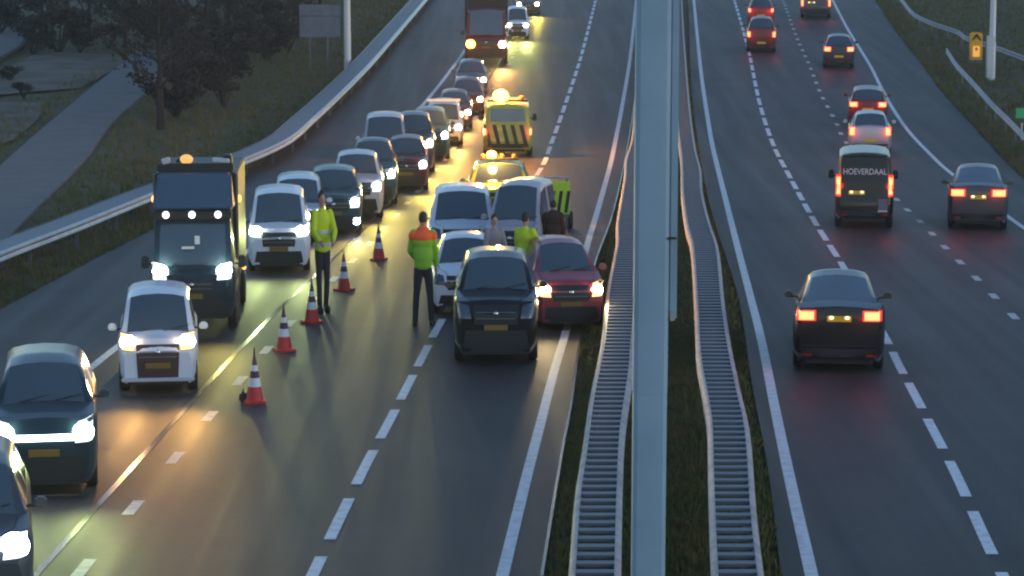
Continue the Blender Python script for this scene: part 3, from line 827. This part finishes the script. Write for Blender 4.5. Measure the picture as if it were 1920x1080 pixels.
# ---- right carriageway, driving away
col = dict(greyv=paint('grey_white', (.36, .33, .38), 0, .3), black=paint('black', (.006, .006, .009), 0, .25), red=paint('red', (.25, .012, .02)), silver=paint('silver', (.45, .43, .47), .5),
           white=paint('white', (.68, .70, .76), 0, .3), teal=paint('teal', (.03, .075, .085)), dgrey=paint('dark_grey', (.05, .06, .07)),
           blue=paint('slate_blue', (.05, .07, .1)), darkred=paint('dark_red', (.12, .015, .02)), wine=paint('wine', (.32, .04, .06)), pale=paint('pale_silver', (.5, .56, .62), .4), navy=paint('night_blue', (.015, .035, .05)))
vehicle('sedan_car', 'black fastback saloon with square glowing tail lights, alone nearest the camera on the right carriageway', 'car', 'sedan', 1571, 688, False, 4.9, 2.0, 1.93, col['black'], 0, .35, clear=.18,
        extras=combo(tails(1.15, 1.38, .50, .92), rplate(0, 1.2)))
def van_back(root, bvh, d):
    w2, L, H = d['w2'], d['L'], d['H']
    conform(bvh, [(-.78*w2, H*.62), (.78*w2, H*.62), (.72*w2, H*.9), (-.72*w2, H*.9)], False, L, .012).build('rear_window', M['darkglass'], root, smooth=50)
    cu = bpy.data.curves.new('lettering', 'FONT'); cu.body = 'HOEVERDAAL'; cu.size = .27; cu.align_x = 'CENTER'; cu.extrude = .004
    o = bpy.data.objects.new('lettering', cu); COL.objects.link(o); dg = bpy.context.evaluated_depsgraph_get()
    me = bpy.data.meshes.new_from_object(o.evaluated_get(dg)); bpy.data.objects.remove(o)
    me.materials.clear(); me.materials.append(M['white_plastic'])
    t = link('lettering', me, root); t.rotation_euler = (R(84), 0, math.pi); t.location = (0, L-.005, H*.71); t.scale = (.82, 1, 1)
    MB().box((0, L-.08, H*.95), (w2*1.5, .3, .06)).build('spoiler', M['blackp'], root, bevel=.02)
    MB().box((-.62*w2, L+.02, .78), (.3, .02, .42)).build('notice_plate', M['sgn'], root)
    MB().box((-.62*w2, L+.035, .59), (.3, .02, .05)).build('notice_stripe', M['reflective'], root)
vehicle('passenger_van', 'black passenger van with pale lettering across its rear window on the right carriageway', 'van', 'van', 1619, 424, False, 4.9, 1.9, 2.5, col['black'], 0, .34, clear=.24,
        extras=combo(tails(1.05, 1.75, .80, .97, lit='tail'), rplate(.25, 1.18), van_back))
vehicle('sedan_car', 'dark saloon with wide tail lights on the right carriageway nearest the outer edge line', 'car', 'sedan', 1832, 427, False, 4.7, 1.93, 1.93, col['dgrey'], 0, .34,
        extras=combo(tails(1.1, 1.34, .42, .95), rplate(0, 1.08)))
vehicle('hatchback_car', 'silver hatchback with pinkish tail lights directly ahead of the black lettered van', 'car', 'hatch', 1630, 290, False, 4.0, 1.82, 1.78, col['silver'], 0, .31,
        extras=combo(tails(.88, 1.28, .68, .97), rplate(0, .7, False)))
vehicle('sport_utility_car', 'dark red car with wide tail lights just ahead of the silver hatchback', 'car', 'suv', 1626, 237, False, 4.3, 1.82, 1.78, col['darkred'], 0, .34,
        extras=combo(tails(1.0, 1.24, .5, .96), rplate(0, .9, False)))
vehicle('hatchback_car', 'small dark car with orange-red tail lights close to the outer edge line, farther up', 'car', 'hatch', 1572, 126, False, 4.1, 1.78, 1.8, col['navy'], 0, .31,
        extras=combo(tails(.98, 1.24, .5, .96), rplate(0, .7, False)))
vehicle('hatchback_car', 'small dark red car with pale roof rim directly behind the bright red car', 'car', 'hatch', 1427, 97, False, 4.1, 1.8, 2.05, col['darkred'], 0, .31,
        extras=combo(tails(.95, 1.3, .72, .95), rplate(0, .62, False)))
vehicle('hatchback_car', 'bright red car cut by the top edge, ahead of the small dark red car', 'car', 'hatch', 1426, 52, False, 4.1, 1.75, 1.95, col['red'], 0, .31,
        extras=combo(tails(1.1, 1.35, .75, .95), rplate(0, .9, False)))
vehicle('delivery_van', 'dark van cut by the top edge on the right carriageway with long upright tail lights', 'van', 'van', 1529, 33, False, 5.4, 2.1, 2.5, col['dgrey'], 0, .36, clear=.28,
        extras=combo(tails(.8, 1.6, .82, .97), rplate(.3, 1.1)))

# ---- left carriageway queue, facing the camera
GQ = 'vehicles queuing on the left carriageway'
GRN = (.8, 1, .28); WRM = (1, .48, .1); YEL = (1, .8, .1)
vehicle('estate_car', 'dark car cut by the bottom left corner with one bright headlight', 'car', 'suv', -68, 1176, True, 4.5, 1.95, 2.15, col['dgrey'], 0, .34, lights='hl_white', energy=145, spread=120, hs=1.5, hl=(1.12, 1.42), lcol=GRN, group=GQ)
def lightbar(root, bvh, d):
    w2 = d['w2']
    conform(bvh, [(-.62*w2, d['nh']-.05), (.62*w2, d['nh']-.05), (.62*w2, d['nh']+.05), (-.62*w2, d['nh']+.05)], True, d['L'], .035).build('light_strip', M['drl'], root)
vehicle('sport_utility_car', 'dark grey car at the left edge with a glowing white strip across its nose', 'car', 'suv', 86, 912, True, 4.5, 1.82, 2.04, col['navy'], 0, .34, lights='hl_green', energy=218, hs=1.3, lcol=GRN, extras=lightbar, grille=False, group=GQ)
def l3x(root, bvh, d):
    MB().box((0, -.06, .33), (1.5, .14, .07)).build('bumper', M['silverp'], root, bevel=.02)
M['silverp'] = mat('silver_plastic', (.5, .5, .55), .4)
M['grille_brown'] = mat('grille_dark', (.05, .02, .02), .5)
vehicle('compact_car', 'white compact car with warm headlights in front of the tall dark truck', 'car', 'mpv', 298, 729, True, 3.75, 1.66, 1.95, col['white'], 0, .31, wf=.7, wb=.6, lights='hl_warm', energy=352, spread=75, hs=1.25, lcol=WRM, extras=l3x, group=GQ, hl=(.92, 1.24), grille_m=M['grille_brown'], tall=True, lower=False)

# box truck
def truckx(root, bvh, d):
    w2 = d['w2']
    # visor with three lamps
    MB().box((0, .66, 2.78), (1.9, .22, .2)).build('sun_visor', M['blackp'], root, bevel=.03)
    for x in (-.62, 0, .62):
        MB().ball((x, .53, 2.8), (.08, .05, .085), 12, 8).build('marker_lamp', M['marker_w'], root, smooth=60)
    mb = MB().add([(-.98, .72, 2.9), (.98, .72, 2.9), (.98, 2.0, 2.85), (-.98, 2.0, 2.85), (-.88, 1.45, 3.68), (.88, 1.45, 3.68), (.88, 2.0, 3.7), (-.88, 2.0, 3.7)],
                  [(0, 1, 5, 4), (3, 2, 1, 0), (1, 2, 6, 5), (2, 3, 7, 6), (3, 0, 4, 7), (4, 5, 6, 7)])
    mb.build('wind_deflector', M['deflector'], root, bevel=.05)
    MB().box((0, 4.4, 2.3), (2.0, 4.6, 2.7)).build('cargo_box', M['truckbox'], root, bevel=.03)
    for s in (-1, 1):
        MB().box((s*1.01, 2.12, 2.3), (.05, .08, 2.68)).build('edge_trim', M['pale_trim'], root)
        MB().ball((s*1.05, 2.3, 3.0), (.05, .09, .09), 10, 6).build('side_marker_lamp', M['amber_soft'], root)
        MB().ball((s*1.04, 4.6, 1.0), (.05, .08, .07), 10, 6).build('side_marker_lamp', M['amber_soft'], root)
    MB().box((0, 2.25, 3.78), (1.85, .3, .22)).build('roof_bar', M['blackp'], root, bevel=.03)
    for x, w, h in ((-.35, .3, .22), (.1, .5, .1), (.75, .22, .3)): MB().box((x, 2.9, 3.75+h/2), (w, .5, h)).build('roof_load', M['blackp'], root, bevel=.04)
    MB().ball((-.22, 2.25, 3.98), (.16, .13, .12), 12, 8).build('beacon', M['beacon_off'], root, smooth=60)
    MB().box((.62, 2.2, 3.96), (.42, .2, .09), Matrix.Rotation(.1, 3, 'Y')).build('roof_lamp_bracket', M['pole'], root, bevel=.02)
    MB().box((-.72, 2.2, 3.95), (.2, .2, .14), Matrix.Rotation(-.2, 3, 'Y')).build('roof_lamp_bracket', M['pole'], root, bevel=.02)
    for x in (-.95, .95): wheel(root, x, 5.0, .42)
    MB().box((0, 4.2, .7), (1.0, 4.4, .3)).build('chassis', M['blackp'], root)
    w = MB(); w.box((-.1, .42, 2.02), (.3, .02, .06)); w.box((.12, .46, 2.2), (.12, .02, .2)); w.build('windscreen_papers', M['white_plastic'], root)
M['deflector'] = mat('deflector_blue_grey', (.07, .11, .16), .35, .2, coat=.5)
M['truckbox'] = mat('truck_box_dark', (.014, .016, .02), .5, .1)
M['pale_trim'] = mat('pale_trim', (.2, .15, .12), .5)
M['beacon_off'] = emitter('beacon_glow', (1, .45, .12), .8)
vehicle('box_truck', 'tall dark box truck with three small white roof lamps behind the white compact car', 'truck', 'van', 366, 614, True, 2.9, 2.08, 2.85, col['navy'], -3, .42, wf=1.0, wb=.9, clear=.35, lights='hl_green', energy=255, hs=1.35, lcol=YEL, extras=truckx, group=GQ, hl=(1.28, 1.62))
vehicle('passenger_van', 'white van with a pale blue bonnet beside the officer in the yellow jacket', 'van', 'mpv', 524, 506, True, 4.7, 1.78, 2.15, col['white'], 0, .33, lights='hl_green', energy=255, hs=1.3, lcol=GRN, group=GQ, hl=(1.02, 1.32))
vehicle('passenger_van', 'pale van mostly hidden behind the white van with the blue bonnet', 'van', 'mpv', 560, 452, True, 4.6, 1.7, 1.9, col['pale'], 0, .33, lights='hl_white', energy=87, lcol=YEL, group=GQ)
def fog(root, bvh, d):
    for s in (-1, 1): conform(bvh, [(s*.8*d['w2']-.09, .38), (s*.8*d['w2']+.09, .38), (s*.8*d['w2']+.09, .56), (s*.8*d['w2']-.09, .56)], True, d['L'], .02, 3, 3).build('fog_lamp', M['hl_white'], root)
vehicle('sport_utility_car', 'dark teal car with stacked headlight and fog lamp behind the officer in yellow', 'car', 'suv', 626, 437, True, 4.5, 1.84, 1.98, col['teal'], 0, .34, lights='hl_white', energy=380, lcol=YEL, extras=fog, group=GQ)
vehicle('sport_utility_car', 'silver car with a bright headlight ahead of the dark red one in the queue', 'car', 'suv', 670, 408, True, 4.4, 1.8, 2.1, col['pale'], 0, .34, lights='hl_white', energy=380, lcol=YEL, group=GQ)
vehicle('hatchback_car', 'dark blue-green car between the silver and the dark red car in the queue', 'car', 'hatch', 700, 382, True, 4.3, 1.74, 2.2, col['teal'], 0, .32, lights='hl_white', energy=380, lcol=YEL, group=GQ)
vehicle('sport_utility_car', 'dark red car with a pink-white headlight in the middle of the queue', 'car', 'suv', 762, 356, True, 4.3, 1.68, 1.9, col['darkred'], 0, .33, lights='hl_white', energy=425, lcol=YEL, group=GQ)
vehicle('delivery_van', 'tall white framed van standing behind the dark red car in the queue', 'van', 'mpv', 722, 335, True, 4.8, 1.85, 2.4, col['silver'], 0, .34, lights='hl_white', energy=89, lcol=YEL, group=GQ)
vehicle('hatchback_car', 'slate blue car next up the queue beyond the dark red car', 'car', 'suv', 776, 322, True, 4.3, 1.72, 2.25, col['blue'], 0, .32, lights='hl_white', energy=380, lcol=YEL, group=GQ)
vehicle('hatchback_car', 'dark teal car farther up the queue below the white van with the roof bar', 'car', 'suv', 806, 298, True, 4.3, 1.7, 2.0, col['teal'], 0, .32, lights='hl_white', energy=380, lcol=YEL, group=GQ)
def bar(root, bvh, d): MB().box((0, d['L']*.4, d['H']+.12), (d['W']*.85, .3, .1)).build('roof_bar', M['pole'], root, bevel=.02)
vehicle('passenger_van', 'pale van with a bar across its roof in the far part of the queue', 'van', 'mpv', 832, 271, True, 4.6, 1.75, 1.75, col['pale'], 0, .33, lights='hl_white', energy=380, lcol=YEL, extras=bar, group=GQ)
vehicle('hatchback_car', 'dark red car up the queue left of the bright amber beacon', 'car', 'hatch', 852, 240, True, 4.2, 1.7, 1.6, col['darkred'], 0, .32, lights='hl_warm', energy=336, lcol=WRM, group=GQ)
vehicle('hatchback_car', 'dark wine car up the queue just above the amber beacon', 'car', 'hatch', 876, 214, True, 4.2, 1.7, 1.6, col['darkred'], 0, .32, lights='hl_warm', energy=268, lcol=WRM, group=GQ)
vehicle('hatchback_car', 'slate car up the queue under the far truck', 'car', 'hatch', 884, 176, True, 4.2, 1.7, 1.6, col['blue'], 0, .32, lights='hl_warm', energy=268, lcol=WRM, group=GQ)
def ftx(root, bvh, d):
    MB().ball((-.9, -.12, 1.25), (.26, .1, .24), 16, 10).build('beacon', M['amber'], root, smooth=60)
    MB().box((0, 4.6, 2.2), (2.5, 5, 3.3)).build('cargo_box', M['truckbox'], root, bevel=.03)
    for x in (-1.1, 1.1): wheel(root, x, 6, .45)
vehicle('lorry', 'dark lorry at the top of the queue with amber and white front lamps', 'truck', 'van', 912, 120, True, 2.6, 2.5, 3.2, col['darkred'], 0, .45, wf=.9, wb=.9, clear=.4, lights='hl_warm', energy=1128, hs=1.5, lcol=(1, .45, .1), extras=ftx, group=GQ, hl=(1.0, 1.4))
vehicle('compact_car', 'small white car at the top of the frame right of the far lorry', 'car', 'mpv', 970, 73, True, 3.8, 1.5, 1.9, col['white'], 0, .31, wf=.7, wb=.6, lights='hl_green', energy=588, lcol=(.95, 1, .2), group=GQ)
vehicle('hatchback_car', 'dark car cut by the top edge behind the small white car', 'car', 'hatch', 990, 28, True, 4.2, 1.7, 1.6, col['blue'], 0, .32, lights='hl_warm', energy=672, lcol=YEL, group=GQ)

# ---- incident vehicles
vehicle('sport_utility_car', 'black sport utility car stopped with its lights off left of the red car', 'car', 'suv', 930, 674, True, 4.4, 1.9, 2.24, col['black'], 0, .36, clear=.24, group=None)
vehicle('hatchback_car', 'wine red car with warm headlights touching the median edge line', 'car', 'hatch', 1062, 613, True, 4.2, 1.72, 1.98, col['wine'], 8, .32, lights='hl_warm', energy=138, lcol=(1, .75, .35))
vehicle('hatchback_car', 'white hatchback with dark lamps between the officer in orange and the black car', 'car', 'hatch', 872, 583, True, 4.1, 1.72, 1.78, col['white'], 0, .31)
vehicle('sport_utility_car', 'white wide car with a pale blue bonnet behind the white hatchback', 'car', 'mpv', 866, 497, True, 4.6, 2.0, 2.1, col['white'], 0, .34)
vehicle('passenger_van', 'white van turned slightly, purple windscreen, behind the person in bright yellow', 'van', 'mpv', 964, 520, True, 4.4, 1.58, 2.55, col['greyv'], -9, .33)
def beacons(root, bvh, d):
    H, L = d['H'], d['L']
    MB().box((0, L*.45, H+.1), (1.3, .28, .08)).build('light_bar', M['blackp'], root, bevel=.02)
    MB().ball((-.25, L*.45-.02, H+.24), (.17, .14, .14), 14, 10).build('beacon', M['amber'], root, smooth=60)
    for x in (-.55, .1, .5): MB().ball((x, L*.45, H+.2), (.08, .08, .08), 10, 6).build('beacon_housing', M['orange'], root, smooth=60)
    ld = bpy.data.lights.new('beacon_glow', 'POINT'); ld.energy = 420; ld.color = (1, .42, .08); ld.shadow_soft_size = .15
    o = bpy.data.objects.new('beacon_glow', ld); COL.objects.link(o); o.parent = root; o.location = (-.25, L*.45-.3, H+.45)
vehicle('service_van', 'yellow service car with an amber beacon bar behind the white vehicles', 'van', 'suv', 936, 425, True, 4.8, 2.15, 2.0, M['yellow'], 0, .35, extras=beacons)
def stripes(root, bvh, d):
    w2, L, H = d['w2'], d['L'], d['H']
    for k in range(5):
        x = -.8*w2+k*.36*w2
        conform(bvh, [(x, .55), (x+.16*w2, .55), (x+.34*w2, 1.35), (x+.18*w2, 1.35)], False, L, .012, 2, 4).build('hazard_stripe', M['blackp'], root)
    conform(bvh, [(-.7*w2, H*.66), (.7*w2, H*.66), (.66*w2, H*.9), (-.66*w2, H*.9)], False, L, .012).build('rear_window', M['glass'], root)
    MB().box((0, L-.5, H+.08), (1.7, .3, .08)).build('light_bar', M['blackp'], root)
    MB().ball((.3, L-.5, H+.26), (.34, .24, .3), 14, 10).build('beacon', M['amber'], root, smooth=60)
    MB().ball((-.6, L-.5, H+.2), (.1, .1, .1), 10, 8).build('beacon_housing', M['orange'], root, smooth=60)
    ld = bpy.data.lights.new('beacon_glow', 'POINT'); ld.energy = 1900; ld.color = (1, .4, .06); ld.shadow_soft_size = .2
    o = bpy.data.objects.new('beacon_glow', ld); COL.objects.link(o); o.parent = root; o.location = (.3, L-.5, H+1.1)
vehicle('service_van', 'yellow road service van with black hazard stripes under the brightest amber beacon', 'van', 'van', 952, 290, False, 5.2, 2.1, 2.25, M['yellow'], 0, .35, extras=combo(stripes, tails(.9, 1.2, .86, .97, lit='amber_soft')))
def chevron_board():
    b = G(1040, 430); s = F/project(b)[2]; root = empty('chevron_board', b); root.rotation_euler = (0, 0, R(-6))
    w, z0, z1 = 56/s, .5, (430-340)/s
    MB().box((0, 0, (z0+z1)/2), (w, .08, z1-z0)).build('panel', M['fluo'], root, bevel=.01)
    for k in range(4):
        x = -w*.38+k*w*.25
        MB().add([(x-.05, -.05, z0+.05), (x+.06, -.05, z0+.05), (x+.16, -.05, z1-.3), (x+.05, -.05, z1-.3), (x-.05, -.044, z0+.05), (x+.06, -.044, z0+.05), (x+.16, -.044, z1-.3), (x+.05, -.044, z1-.3)],
                 [(0, 1, 2, 3), (7, 6, 5, 4), (0, 4, 5, 1), (1, 5, 6, 2), (2, 6, 7, 3), (3, 7, 4, 0)]).build('stripe', M['blackp'], root)
    MB().box((.05, .1, z1+.12), (w*.9, .12, .07)).build('top_bar', M['steel'], root, bevel=.01)
    for x in (-w*.4, w*.4): MB().box((x, .1, z1/2+.05), (.06, .06, z1+.1)).build('post', M['steel_dark'], root)
    MB().box((0, .5, .45), (w*.9, 1.2, .12)).build('trailer_frame', M['steel_dark'], root)
    for x in (-w*.45, w*.45): wheel(root, x, .5, .28)
    tag(root, 'yellow-green striped warning board trailer right of the white van', 'warning trailer')
chevron_board()

# ------------------------------------------------------------------ cones
def make_cone():
    root = empty('traffic_cone')
    MB().box((0, 0, .03), (.44, .44, .06)).build('base', M['cone_red'], root, bevel=.015)
    def seg(z0, z1, m, nm):
        r = lambda z: .17*(1-z/1.02)+.018
        MB().lathe([(r(z0), z0), (r(z1), z1)], 24).build(nm, m, root, smooth=50)
    seg(.06, .34, M['cone_red'], 'red_band'); seg(.341, .52, M['cone_white'], 'white_band'); seg(.521, .66, M['cone_dark'], 'dark_band')
    seg(.661, .78, M['cone_white'], 'white_band'); seg(.781, 1.0, M['cone_dark'], 'tip')
    MB().tube((0, 0, .98), (0, 0, 1.14), .022, .014, 8).build('handle', M['blackp'], root)
    return root
cp = make_cone()
CONES = [(478, 760, 'striped cone nearest the camera with a dark weight beside it, first of the line'), (533, 663, 'striped cone second from the camera, above the first one'),
         (585, 610, 'striped cone at the feet of the officer in the yellow jacket'), (645, 550, 'striped cone right of the officer in the yellow jacket'), (710, 492, 'striped cone farthest from the camera, beside the silver car')]
for i, (px, py, lab) in enumerate(CONES):
    c = cp if i == 0 else copy_tree(cp); c.location = G(px, py-5); c.rotation_euler = (0, 0, R(8+17*i)); tag(c, lab, 'traffic cone', 'cones closing off the lane')
p = G(456, 752); w_ = empty('cone_weight', p)
MB().box((0, 0, .1), (.16, .3, .22), taper=.8).build('weight_block', M['blackp'], w_, bevel=.04)
MB().tube((0, -.05, .2), (0, .05, .24), .02, .02, 8).build('grip', M['blackp'], w_)
tag(w_, 'small dark weight block on the road left of the nearest cone', 'weight')

# ------------------------------------------------------------------ people
def capsule_chain(mb, pts):
    for (a, ra), (b, rb_) in zip(pts, pts[1:]):
        mb.tube(a, b, ra, rb_, 14); mb.ball(b, rb_, 14, 8)
    mb.ball(pts[0][0], pts[0][1], 14, 8)
def remesh(mb, name, m, parent, vox, sm=4):
    me = mb.mesh(name); o = link(name, me); md = o.modifiers.new('r', 'REMESH'); md.mode = 'VOXEL'; md.voxel_size = vox
    s = o.modifiers.new('s', 'SMOOTH'); s.iterations = sm; s.factor = .5
    dg = bpy.context.evaluated_depsgraph_get(); dg.update()
    nm = bpy.data.meshes.new_from_object(o.evaluated_get(dg)); bpy.data.objects.remove(o); bpy.data.meshes.remove(me)
    for p in nm.polygons: p.use_smooth = True
    nm.materials.clear(); nm.materials.append(m); nm.name = name
    return link(name, nm, parent)
def person(label, px, py, face, hgt_px, jacket, trousers, shoulder=None, arms=((.1, .0), (.1, .0)), width=1.0, stance=.11, vest=False, hood=None, group=None):
    """body 1.8 units tall, facing -y; arms = (elbow forward, hand forward) per side"""
    g = G(px, py); s = F/project(g)[2]; k = hgt_px/s/1.8/CT
    root = empty('person', g, (0, 0, R(face))); kw = width*(1+(k-1)*.45)
    root.scale = (kw, kw, k)
    V = Vector; body = MB(); jk = MB(); tr = MB()
    hip = .93
    for sd in (-1, 1):
        H, K, A = V((sd*.09, 0, hip-.03)), V((sd*(.09+stance*.3), -.03 if sd > 0 else -.01, .5)), V((sd*(.08+stance*.5), .02+.05*sd, .09))
        toe = A+V((sd*.02, -.17, -.05))
        capsule_chain(body, [(H, .085), (K, .055), (A, .04)]); capsule_chain(body, [(A+V((0, .03, -.04)), .042), (toe, .038)])
        capsule_chain(tr, [(H, .105), (H.lerp(K, .5), .088), (K, .07), (A+V((0, 0, .02)), .062)])
        S = V((sd*.19, 0, 1.46)); ef, hf = arms[0 if sd < 0 else 1]
        E = S+V((sd*.07, -ef, -.30+ef*.3)); Hd = E+V((sd*(-.0-.1*(hf > .1)), -.02-hf, -.26+hf*.7))
        capsule_chain(body, [(S, .055), (E, .042), (Hd, .028)])
        d = (Hd-E).normalized(); sidev = V((0, -1, 0)) if abs(d.z) > .6 else V((0, 0, 1)); lat = d.cross(sidev).normalized()
        palm = Hd+d*.05; capsule_chain(body, [(Hd, .028), (palm, .034), (palm+d*.03, .03)])
        for i, ln in enumerate((.062, .072, .068, .052)):
            o_ = sidev*((i-1.5)*.019); b0 = palm+d*.045+o_; b1 = b0+d*ln*.55; b2 = b1+(d*.75-lat*.5*sd).normalized()*ln*.5
            capsule_chain(body, [(b0, .0105), (b1, .0095), (b2, .0085)])
        capsule_chain(body, [(palm+sidev*.03, .012), (palm+sidev*.055+d*.03, .0105), (palm+sidev*.06+d*.055, .009)])
        capsule_chain(jk, [(S, .085), (E, .07), (E.lerp(Hd, .85), .055)])
    body.ball((0, 0, hip+.03), (.16, .11, .14), 16, 10); body.ball((0, 0, 1.2), (.15, .1, .25), 16, 10); body.ball((0, 0, 1.4), (.19, .1, .12), 16, 10)
    capsule_chain(body, [(V((0, .01, 1.45)), .06), (V((0, 0, 1.6)), .052)])
    body.ball((0, 0, 1.69), (.078, .095, .115), 18, 12); body.ball((0, -.03, 1.635), (.055, .06, .05), 14, 8)
    body.ball((0, -.1, 1.675), (.014, .022, .028), 8, 6)
    for sd in (-1, 1): body.ball((sd*.078, .01, 1.685), (.014, .024, .034), 8, 6)
    tr.ball((0, 0, hip+.02), (.175, .125, .13), 16, 10)
    jk.ball((0, 0, 1.36), (.225, .15, .17), 18, 12); jk.ball((0, 0, 1.12), (.20, .145, .27), 18, 12); jk.ball((0, 0, .96), (.195, .14, .1), 18, 12)
    jk.ball((0, .01, 1.5), (.11, .095, .07), 14, 8)
    remesh(body, 'body', M['skin'], root, .011, 3)
    t = remesh(tr, 'trousers', trousers, root, .018, 4); j = remesh(jk, 'jacket', jacket, root, .018, 5)
    for sd in (-1, 1):
        A = V((sd*(.08+stance*.5), .02+.05*sd, .05)); m_ = MB(); m_.ball(A+V((sd*.01, -.075, -.0)), (.068, .175, .075), 12, 8); m_.build('shoe', M['blackp'], root, smooth=60)
    hr = MB(); hr.ball((0, .018, 1.72), (.088, .1, .105), 16, 10); hr.build('hair', M['hair'] if hood is None else hood, root, smooth=60)
    for sd in (-1, 1): MB().ball((sd*.03, -.086, 1.695), (.013, .01, .009), 8, 6).build('eye', M['blackp'], root)
    MB().ball((0, -.09, 1.638), (.024, .008, .007), 8, 6).build('mouth', M['lip'], root)
    if shoulder:
        sh = MB(); sh.ball((0, 0, 1.42), (.235, .165, .13), 18, 12); sh.ball((0, .01, 1.52), (.13, .11, .08), 14, 8)
        for sd in (-1, 1): sh.ball((sd*.2, 0, 1.43), (.095, .1, .1), 14, 8)
        remesh(sh, 'shoulder_yoke', shoulder, root, .018, 4)
    if vest:
        for z in (1.02, 1.2):
            mb = MB(); mb.lathe([(1, -.025), (1.0, .025)], 28); mb.v = [(x*.212, y*.155, q+z) for x, y, q in mb.v]; mb.build('reflective_band', M['reflective'], root, smooth=60)
    tag(root, label, 'person')
    return root
M['lip'] = mat('lip', (.35, .12, .1), .5)
person('person seen from behind in a lime jacket with orange shoulders and dark trousers', 794, 611, 180, 212, M['lime'], M['navy'], M['orange'], ((.04, .03), (.1, .16)), .96, stance=.17, hood=M['hair'])
person('officer in yellow jacket with arms bent, standing among the cones by the white van', 606, 586, 20, 226, M['hiviz'], M['navy'], None, ((.14, .2), (.16, .2)), .8, vest=True, stance=.02)
person('person in a bright yellow jacket bending behind the black car and the red car', 985, 585, 150, 185, M['hiviz'], M['navy'], None, ((.1, .1), (.1, .1)), .95)
person('person in a dark brown coat in front of the striped warning trailer', 1037, 520, 170, 143, M['brownc'], M['navy'], M['brownc'], ((.02, .02), (.02, .02)), 1.0)
person('person in a pale grey jacket beside the side window of the turned white van', 927, 575, 15, 172, M['greyc'], M['navy'], None, ((.1, .1), (.1, .15)), .85)

# ------------------------------------------------------------------ haze volume added to make the lamps glow and soften the view
hz_ = MB().box((0, 160, 20), (420, 460, 60)).build('haze', bpy.data.materials.new('haze'))
hm = hz_.data.materials[0]; hm.use_nodes = True; hn = hm.node_tree.nodes; hn.clear()
ho = hn.new('ShaderNodeOutputMaterial'); hv = hn.new('ShaderNodeVolumePrincipled')
hv.inputs['Color'].default_value = (.8, .85, .9, 1); hv.inputs['Density'].default_value = .0004; hv.inputs['Anisotropy'].default_value = .6
hm.node_tree.links.new(hv.outputs[0], ho.inputs['Volume'])
tag(hz_, kind='stuff')
